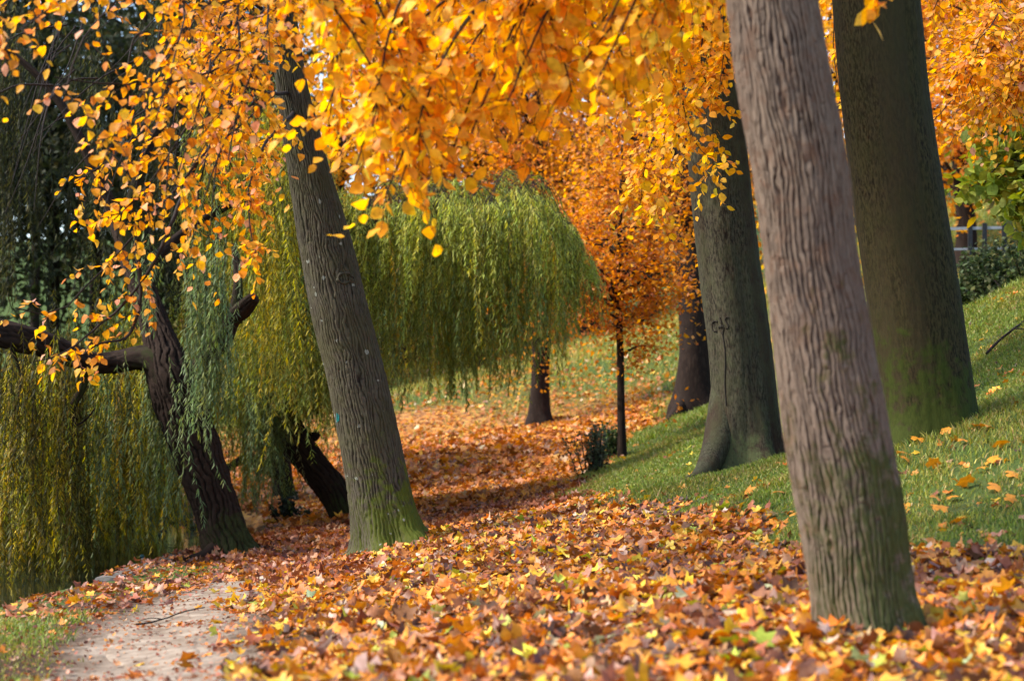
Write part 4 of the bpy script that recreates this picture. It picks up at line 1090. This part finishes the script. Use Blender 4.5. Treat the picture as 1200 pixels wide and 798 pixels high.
# ================================================================== railing
x0, x1, yd = at(1085, 0, 34)[0], at(1235, 0, 34)[0], 34.0
zr = at(1120, 269, 34)[2]; zl = at(1120, 293, 34)[2]
ro = thing('railing', (x0, yd, float(H(x0, yd))), 'black metal post railing with a pale top rail, above the bushes on the right', 'railing')


def box_bag(bag, a, b, w_, h_):
    a, b = np.array(a), np.array(b); t_ = unit(b - a); s = unit(np.cross(t_, [0, 0, 1.0])) if abs(t_[2]) < .9 else np.array([1.0, 0, 0]); u = np.cross(s, t_)
    P = [p + s * i * w_ / 2 + u * j * h_ / 2 for p in (a, b) for i, j in ((-1, -1), (1, -1), (1, 1), (-1, 1))]
    bag.add(P, [(0, 1, 2, 3), (7, 6, 5, 4), (0, 4, 5, 1), (1, 5, 6, 2), (2, 6, 7, 3), (3, 7, 4, 0)])


bag = Bag(); box_bag(bag, (x0, yd, zr), (x1, yd, zr + .05), .06, .05); bag.build('top_rail', M_RAIL, ro, smooth=False)
bag = Bag(); box_bag(bag, (x0, yd, zl), (x1, yd, zl + .05), .04, .04); bag.build('lower_rail', M_RAIL, ro, smooth=False)
for px in (1096, 1136, 1153, 1176, 1216):
    x = at(px, 0, 34)[0]
    bag = Bag(); g = float(H(x, yd)); box_bag(bag, (x, yd - .055, g - .2), (x, yd - .055, zr + .10), .075, .045); bag.build('post', M_IRON, ro, smooth=False)

# ================================================================== fallen leaves
FIELD = ([(0.66, 0.25, 0.028), (0.74, 0.38, 0.035), (0.60, 0.18, 0.022), (0.36, 0.13, 0.05), (0.20, 0.075, 0.035), (0.62, 0.44, 0.32), (0.48, 0.27, 0.16), (0.78, 0.52, 0.05), (0.38, 0.42, 0.05), (0.10, 0.045, 0.028), (0.42, 0.44, 0.24)], [7.0, 4.0, 6.0, 4.0, 3.6, .9, 1.3, 2.4, .9, 2.4, .3])
BROWN = ([(0.26, 0.095, 0.035), (0.36, 0.15, 0.05), (0.15, 0.055, 0.026), (0.48, 0.20, 0.05), (0.44, 0.28, 0.17), (0.09, 0.035, 0.02)], [4, 3, 3, 2.4, 1.2, 2])
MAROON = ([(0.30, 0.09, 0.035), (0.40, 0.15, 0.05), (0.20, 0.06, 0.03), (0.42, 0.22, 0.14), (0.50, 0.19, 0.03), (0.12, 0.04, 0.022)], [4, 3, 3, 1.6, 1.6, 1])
FARP = ([(0.66, 0.27, 0.035), (0.58, 0.19, 0.025), (0.42, 0.15, 0.04), (0.66, 0.48, 0.30), (0.74, 0.42, 0.06)], [3, 3, 2.5, 1, 2])
FARF = ([(0.62, 0.23, 0.025), (0.52, 0.17, 0.025), (0.36, 0.12, 0.03), (0.60, 0.40, 0.24), (0.70, 0.34, 0.03), (0.20, 0.07, 0.025)], [4.5, 4.5, 3, .8, 2, 2])


def terrain_normal(x, y, e=.12):
    nx_ = (H(x - e, y) - H(x + e, y)) / (2 * e); ny_ = (H(x, y - e) - H(x, y + e)) / (2 * e)
    return unit(np.stack([nx_, ny_, np.ones_like(nx_)], 1))


def scatter(lb, n, x0, x1, y0, y1, size, pal, shape, r, dens=1.0, tilt=.43, pile=.06, keep=None, extra=0.0, curl=.52, by=lambda y: 1):
    n = int(n * 1.3); y = y0 + (y1 - y0) * r.uniform(0, 1, n); x = r.uniform(-1, 1, n)
    half = np.maximum(0.36 * y + 1.3, 1.0)
    x = x0 + (x1 - x0) * (x * .5 + .5) if x1 is not None else x * half
    L = litter(x, y) * dens + extra
    ok = (r.uniform(0, 1, n) < L) & (pond_in(x, y) < -.15)
    if keep is not None: ok &= keep(x, y)
    x, y, L = x[ok], y[ok], L[ok]; n = len(x)
    N = terrain_normal(x, y)
    N = unit(N + r.normal(0, tilt, (n, 3)))
    z = H(x, y) + .012 + pile * r.uniform(0, 1, n) ** 1.3 * np.clip(L, 0, 1)
    dv = r.normal(0, 1, (n, 3)); dv = unit(dv - (dv * N).sum(1, keepdims=True) * N)
    col = palette(n, *pal, jit=.16, r=r)
    if pal is FIELD and dens > 0:
        pm = np.clip((fbm(x * 1.1, y * 1.1, 300) - .42) * 3.2 + np.clip((9.5 - y) * .08, 0, .15), .02, .36)
        col = np.where((r.uniform(0, 1, n) < pm)[:, None], palette(n, *BROWN, jit=.2, r=r), col)
    leaves(lb, np.stack([x, y, z], 1), dv, N, size * np.clip(np.exp(r.normal(-.05, .26, n)), .4, 1.5), col, shape, curl, r)


r = np.random.default_rng(101)
lb = Bag()
sub = lambda x, y: (y < 21.5) & ~((path_d(x, y) < .0))
shade = lambda x, y: (x < -1.1 + .0 * y) & (y > 15.5)  # ground left of the leaning tree: maroon leaves stand for its shadow
scatter(lb, 22000, None, None, 5.5, 11.5, .062, FIELD, 'maple', r, keep=lambda x, y: ~shade(x, y), pile=.085)
scatter(lb, 34000, None, None, 11, 22, .058, FIELD, 'maple', r, keep=lambda x, y: ~shade(x, y), pile=.08)
scatter(lb, 48000, None, None, 5.5, 21, .052, FIELD, 'oval', r, keep=lambda x, y: ~shade(x, y), pile=.07)
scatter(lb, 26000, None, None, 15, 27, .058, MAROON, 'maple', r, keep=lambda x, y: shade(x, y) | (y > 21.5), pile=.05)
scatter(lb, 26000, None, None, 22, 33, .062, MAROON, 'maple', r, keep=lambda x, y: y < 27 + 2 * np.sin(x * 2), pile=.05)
scatter(lb, 46000, None, None, 26.5, 42, .085, FARF, 'maple', r, pile=.07)
scatter(lb, 26000, None, None, 42, 64, .11, FARF, 'diam', r, pile=.05)
def bank(lb, cx_, cy_, r0, n, size, pal, up):
    a = r.uniform(0, 6.28, n); q = r.uniform(0, 1, n) ** 1.4
    x = cx_ + (r0 + .42 * q) * np.cos(a); y = cy_ + (r0 + .42 * q) * np.sin(a)
    z = H(x, y) + .02 + up * (1 - q) * (.4 + .6 * vnoise(a * 1.6, a * 0, 5)) * r.uniform(.3, 1, n)
    N = unit(np.stack([np.cos(a) * .5, np.sin(a) * .5, np.ones(n)], 1) + r.normal(0, .45, (n, 3)))
    dv = r.normal(0, 1, (n, 3)); dv = unit(dv - (dv * N).sum(1, keepdims=True) * N)
    leaves(lb, np.stack([x, y, z], 1), dv, N, size * r.uniform(.55, 1.25, n), palette(n, *pal, jit=.16, r=r), 'maple', .7, r)


ky = r.uniform(18.6, 23.4, 150); kx = np.interp(ky, EDGE_Y, EDGE_X) + r.uniform(-.04, .3, 150)
leaves(lb, np.stack([kx, ky, H(kx + .2, ky) + .05], 1), unit(r.normal(0, 1, (150, 3)) * [1, 1, .2]), unit(r.normal(0, .3, (150, 3)) + [0, 0, 1]), .05 * r.uniform(.6, 1.2, 150), palette(150, *MAROON, r=r), 'maple', .6, r)
bank(lb, 1.59, 9.0, .25, 380, .060, FIELD, .06); bank(lb, -1.10, 18, .34, 420, .058, FIELD, .12); bank(lb, -3.08, 22, .30, 260, .055, MAROON, .10)
bank(lb, .58, 42, .36, 200, .07, FARF, .12)
tag(lb.build('fallen_leaves', M_LITTER), 'thick drift of fallen orange, yellow and brown leaves covering path side, valley and far bank', 'leaves', kind='stuff')
# thin scatter on path and grass
lb = Bag()
scatter(lb, 9000, None, None, 6, 30, .050, FIELD, 'maple', r, dens=0, extra=.42, keep=lambda x, y: (x < 0) & (r.uniform(0, 1, len(x)) < np.clip(1.15 - np.abs(x - np.interp(y, [5, 8.2, 10, 12, 15.5, 18, 22, 26, 40], [-.5, -.75, -1.0, -1.35, -1.9, -2.4, -2.9, -3.3, -7])) * 1.1, .35, 1)), tilt=.35, pile=.01)
scatter(lb, 60000, None, None, 6, 22, .024, MAROON, 'oval', r, dens=0, extra=.40, keep=lambda x, y: (x < 0), tilt=.35, pile=.01)
scatter(lb, 12000, None, None, 13.5, 27, .05, MAROON, 'maple', r, dens=0, extra=.75, keep=lambda x, y: (x < -.8) & (path_d(x, y) > .45 - .1 * (y - 15)), tilt=.4, pile=.02)
scatter(lb, 6000, None, None, 13.5, 27, .05, FIELD, 'maple', r, dens=0, extra=.6, keep=lambda x, y: (x < -.8) & (path_d(x, y) > .45 - .1 * (y - 15)), tilt=.4, pile=.03)
scatter(lb, 26000, None, None, 11, 40, .046, FIELD, 'maple', r, dens=0, extra=.22, keep=lambda x, y: (x > .8), tilt=.35, pile=.0)
scatter(lb, 26000, None, None, 38, 70, .085, FARP, 'maple', r, dens=0, extra=.36, tilt=.5, pile=.05)
tag(lb.build('scattered_leaves', M_LITTER), 'thin scatter of single fallen leaves over the path and the grass', 'leaves', kind='stuff')

# single orange leaves lying on the grass, to be told one by one
SP = [(1076, 520), (1059, 537), (1064, 545), (1130, 522), (1171, 528), (1157, 505), (1108, 512), (1132, 571), (1124, 571), (1100, 591), (1114, 590), (1093, 552), (1165, 577), (1145, 506), (875, 584), (863, 586), (1160, 546), (1150, 556), (1102, 602), (1120, 617), (930, 566), (915, 582), (895, 606), (838, 610), (1183, 590), (1186, 562)]
proto = None
r = np.random.default_rng(111)
for k, (px, py) in enumerate(SP):
    ds = np.linspace(9, 30, 600); xs = (px - 600) / FPX * ds; zs = (HZ - py) / FPX * ds
    i = int(np.argmax(zs < H(xs, ds))); 
    if i == 0: continue
    p = np.array([xs[i], ds[i], float(H(xs[i], ds[i])) + .045])
    if proto is None:
        lb = Bag(); leaves(lb, p[None], np.array([[.3, 1, .1]]), np.array([[.1, -.5, 1.0]]), np.array([.085]), np.array([[.70, .27, .02]]), 'maple', .5, r)
        proto = lb.build('fallen_leaf', M_LITTER, origin=p); o = proto
    else:
        o = proto.copy(); COL.objects.link(o); o.location = p; o.rotation_euler = (r.normal(0, .35), r.normal(0, .35), r.uniform(0, 6.28)); s = r.uniform(.7, 1.15); o.scale = (s, s, s)
    tag(o, 'single bright orange fallen leaf lying on the green grass slope', 'leaf', 'orange leaves lying on the grass')

# ================================================================== grass
def grass(lb, n, x0, x1, y0, y1, h, keep, r, pal):
    x = r.uniform(x0, x1, n); y = r.uniform(y0, y1, n)
    ok = keep(x, y) & (pond_in(x, y) < -.3) & (np.abs(x) < .34 * y + 1.6)
    x, y = x[ok], y[ok]; n = len(x)
    cl = fbm(x * 1.6, y * 1.6, 41); cl = np.clip(cl * 2.2 - .55, .1, 1.5); hh = h * r.uniform(.5, 1.25, n) * (.55 + .9 * cl)
    th = r.uniform(0, 6.28, n); wv = np.stack([np.cos(th), np.sin(th), 0 * th], 1) * (.0018 + .00020 * y)[:, None]
    be = r.normal(0, .45, (n, 2)) * hh[:, None]
    p = np.stack([x, y, H(x, y) - .01], 1)
    m_ = p + np.stack([be[:, 0] * .35, be[:, 1] * .35, hh * .6], 1); e = p + np.stack([be[:, 0], be[:, 1], hh * .95], 1)
    V = np.stack([p - wv, p + wv, m_ + wv * .8, m_ - wv * .8, e], 1)
    b_ = (np.arange(n) * 5)[:, None]
    c = palette(n, *pal, jit=.2, r=r)
    dry = (fbm(x * 1.1, y * 1.1, 61, 5) + r.normal(0, .06, n) > .56)[:, None]
    c = np.where(dry, c * np.array([1.35, 1.08, 1.15]), c)
    lb.add(V.reshape(-1, 3), np.array([[0, 1, 2, 3]]) + b_, np.array([[3, 2, 4]]) + b_, col=np.repeat(c[:, None], 5, 1).reshape(-1, 3))


GRASS = ([(0.19, 0.25, 0.04), (0.26, 0.31, 0.055), (0.13, 0.185, 0.033), (0.38, 0.34, 0.12)], [4, 3, 2.2, 1.2])
r = np.random.default_rng(121); lb = Bag()
kg = lambda x, y: r.uniform(0, 1, len(x)) < (1 - np.clip(litter(x, y) * 1.5, 0, 1)) * np.clip((fbm(x * 1.4, y * 1.4, 201) - .26) * 7, .35, 1)
grass(lb, 420000, .5, 9.5, 9, 26, .05, kg, r, GRASS)
grass(lb, 150000, .3, 13, 24, 40, .08, kg, r, GRASS)
grass(lb, 26000, -4, -1.2, 7.5, 14, .045, lambda x, y: (path_d(x, y) > .30 + .62 * fbm(x * 3, y * 3, 6, 5) + r.normal(0, .06, len(x))) & (x < np.interp(y, PATH[:, 1], PATH[:, 0])) & (fbm(x * .7, y * .7, 77) > .36), r, GRASS)
grass(lb, 8000, -4, -1.6, 14, 24, .035, lambda x, y: (path_d(x, y) > .6) & (fbm(x * .9, y * .9, 70) > .62), r, GRASS)
grass(lb, 100000, -12, 14, 36, 66, .16, lambda x, y: r.uniform(0, 1, len(x)) < np.clip(.9 - litter(x, y), .12, 1), r, ([(0.30, 0.33, 0.07), (0.40, 0.37, 0.09), (0.20, 0.24, 0.05)], [3, 2, 2]))
tag(lb.build('grass', M_GRASS), 'short green grass on the slopes and beside the path', 'grass', kind='stuff')

# ================================================================== small things
# a fallen twig on the path
bag = Bag(); q = [on_ground(px, d, .02) for px, d in ((160, 12.6), (185, 13.0), (205, 13.3), (240, 13.6))]
S = spline(np.array(q), 20); S[:, 2] = H(S[:, 0], S[:, 1]) + .028; tubes(bag, S[None], np.linspace(.007, .0035, 20)[None], 6)
S2 = spline(np.array([S[9], S[9] + [-.08, -.03, .01], S[9] + [-.15, -.08, -.008]]), 8); tubes(bag, S2[None], np.linspace(.004, .002, 8)[None], 5)
tag(bag.build('fallen_twig', M_TWIG, origin=q[0]), 'thin dark fallen twig lying across the bare earth path', 'twig')
bag = Bag(); q = [on_ground(px, d, .03) for px, d in ((1156, 20.6), (1172, 20.8), (1188, 21.0), (1200, 21.5))]
S = spline(np.array(q), 20); S[:, 2] = H(S[:, 0], S[:, 1]) + .04 + .025 * np.sin(np.linspace(0, 5, 20)); tubes(bag, S[None], np.linspace(.016, .007, 20)[None], 6)
S2 = spline(np.array([S[6], S[6] + [.1, -.1, .08], S[6] + [.25, -.2, .05]]), 8); tubes(bag, S2[None], np.linspace(.009, .004, 8)[None], 5)
tag(bag.build('fallen_branch', M_TWIG, origin=q[0]), 'short fallen branch lying on the sunny grass at the right edge', 'branch')

# a small duck on the water by the kerb
def ellipsoid(bag, c, rad, nu=14, nv=10):
    u = np.linspace(0, 2 * math.pi, nu, endpoint=False); v = np.linspace(.02, math.pi - .02, nv)
    P = np.stack([np.outer(np.sin(v), np.cos(u)) * rad[0] + c[0], np.outer(np.sin(v), np.sin(u)) * rad[1] + c[1], np.outer(np.cos(v), np.ones(nu)) * rad[2] + c[2]], -1)
    i = np.arange(nv - 1)[:, None] * nu; j = np.arange(nu)[None]; j2 = (j + 1) % nu
    bag.add(P.reshape(-1, 3), np.stack([i + j, i + nu + j, i + nu + j2, i + j2], -1).reshape(-1, 4))


dx, dy = -4.12, 22.6
dz = WATER_Z
du = thing('duck', (dx, dy, dz), 'small duck with dark teal head and pale body on the water by the kerb', 'duck')
M_TEAL = noise_mat('teal_feathers', (0.005, 0.05, 0.055), (0.01, 0.09, 0.09), 60, .35, .1, .6)
M_PALE = noise_mat('pale_feathers', (0.42, 0.37, 0.36), (0.62, 0.56, 0.55), 50, .7, .2)
M_BILL = noise_mat('yellow_bill', (0.35, 0.25, 0.04), (0.45, 0.33, 0.06), 60, .5, .1)
bag = Bag()
S = spline(np.array([[.16, .02, .085, .012], [.10, .01, .06, .05], [.02, 0, .05, .068], [-.07, 0, .055, .055], [-.105, -.01, .10, .034], [-.115, -.015, .15, .026], [-.12, -.02, .175, .012]]), 26)
tubes(bag, (S[:, :3] + [dx, dy, dz])[None], S[None, :, 3], 14); bag.build('body', M_PALE, du)
bag = Bag(); ellipsoid(bag, (dx - .125, dy - .022, dz + .18), (.044, .036, .038)); bag.build('head', M_TEAL, du)
bag = Bag(); S = spline(np.array([[-.16, -.03, .172], [-.185, -.036, .165], [-.205, -.04, .162]]), 6); tubes(bag, (S + [dx, dy, dz])[None], np.array([[.013, .013, .012, .012, .011, .004]]), 8); bag.build('bill', M_BILL, du); du.scale = (.62, .62, .62)

# ================================================================== light, sky, camera
AZ, EL = R(-97), R(47)       # sun direction: azimuth from +Y towards +X (negative: left), a little behind the scene
sunv = Vector((math.sin(AZ) * math.cos(EL), math.cos(AZ) * math.cos(EL), math.sin(EL)))
sl = bpy.data.lights.new('sun', 'SUN'); sl.energy = 2.7; sl.angle = R(10); sl.color = (1.0, .93, .82)
so = bpy.data.objects.new('sun', sl); so.rotation_euler = sunv.to_track_quat('Z', 'Y').to_euler(); COL.objects.link(so)
wd = bpy.data.worlds.new('World'); scene.world = wd; wd.use_nodes = True
nt = wd.node_tree; nt.nodes.clear()
sk = nt.nodes.new('ShaderNodeTexSky'); sk.sky_type = 'NISHITA'; sk.sun_disc = False; sk.sun_elevation = EL; sk.sun_rotation = AZ
bg = nt.nodes.new('ShaderNodeBackground'); bg.inputs[1].default_value = 0.15
wo = nt.nodes.new('ShaderNodeOutputWorld'); nt.links.new(sk.outputs[0], bg.inputs[0]); nt.links.new(bg.outputs[0], wo.inputs[0])

cam = bpy.data.cameras.new('camera'); cam.lens = 70; cam.sensor_width = 36; cam.clip_start = .1; cam.clip_end = 1000
cam.shift_y = (HZ - 399) / 1200
cam.dof.use_dof = True; cam.dof.focus_distance = 17.5; cam.dof.aperture_fstop = 2.3
co = bpy.data.objects.new('camera', cam); co.location = (0, 0, 0); co.rotation_euler = (R(90), 0, 0); COL.objects.link(co)
scene.camera = co
scene.view_settings.view_transform = 'Standard'; scene.view_settings.look = 'None'; scene.view_settings.gamma = 1; scene.view_settings.exposure = 1.6
scene.cycles.use_denoising = True
try: scene.cycles.denoiser = 'OPENIMAGEDENOISE'
except Exception: pass
scene.cycles.max_bounces = 7; scene.cycles.diffuse_bounces = 4; scene.cycles.transmission_bounces = 5; scene.cycles.sample_clamp_indirect = 6
scene.cycles.caustics_reflective = False; scene.cycles.caustics_refractive = False
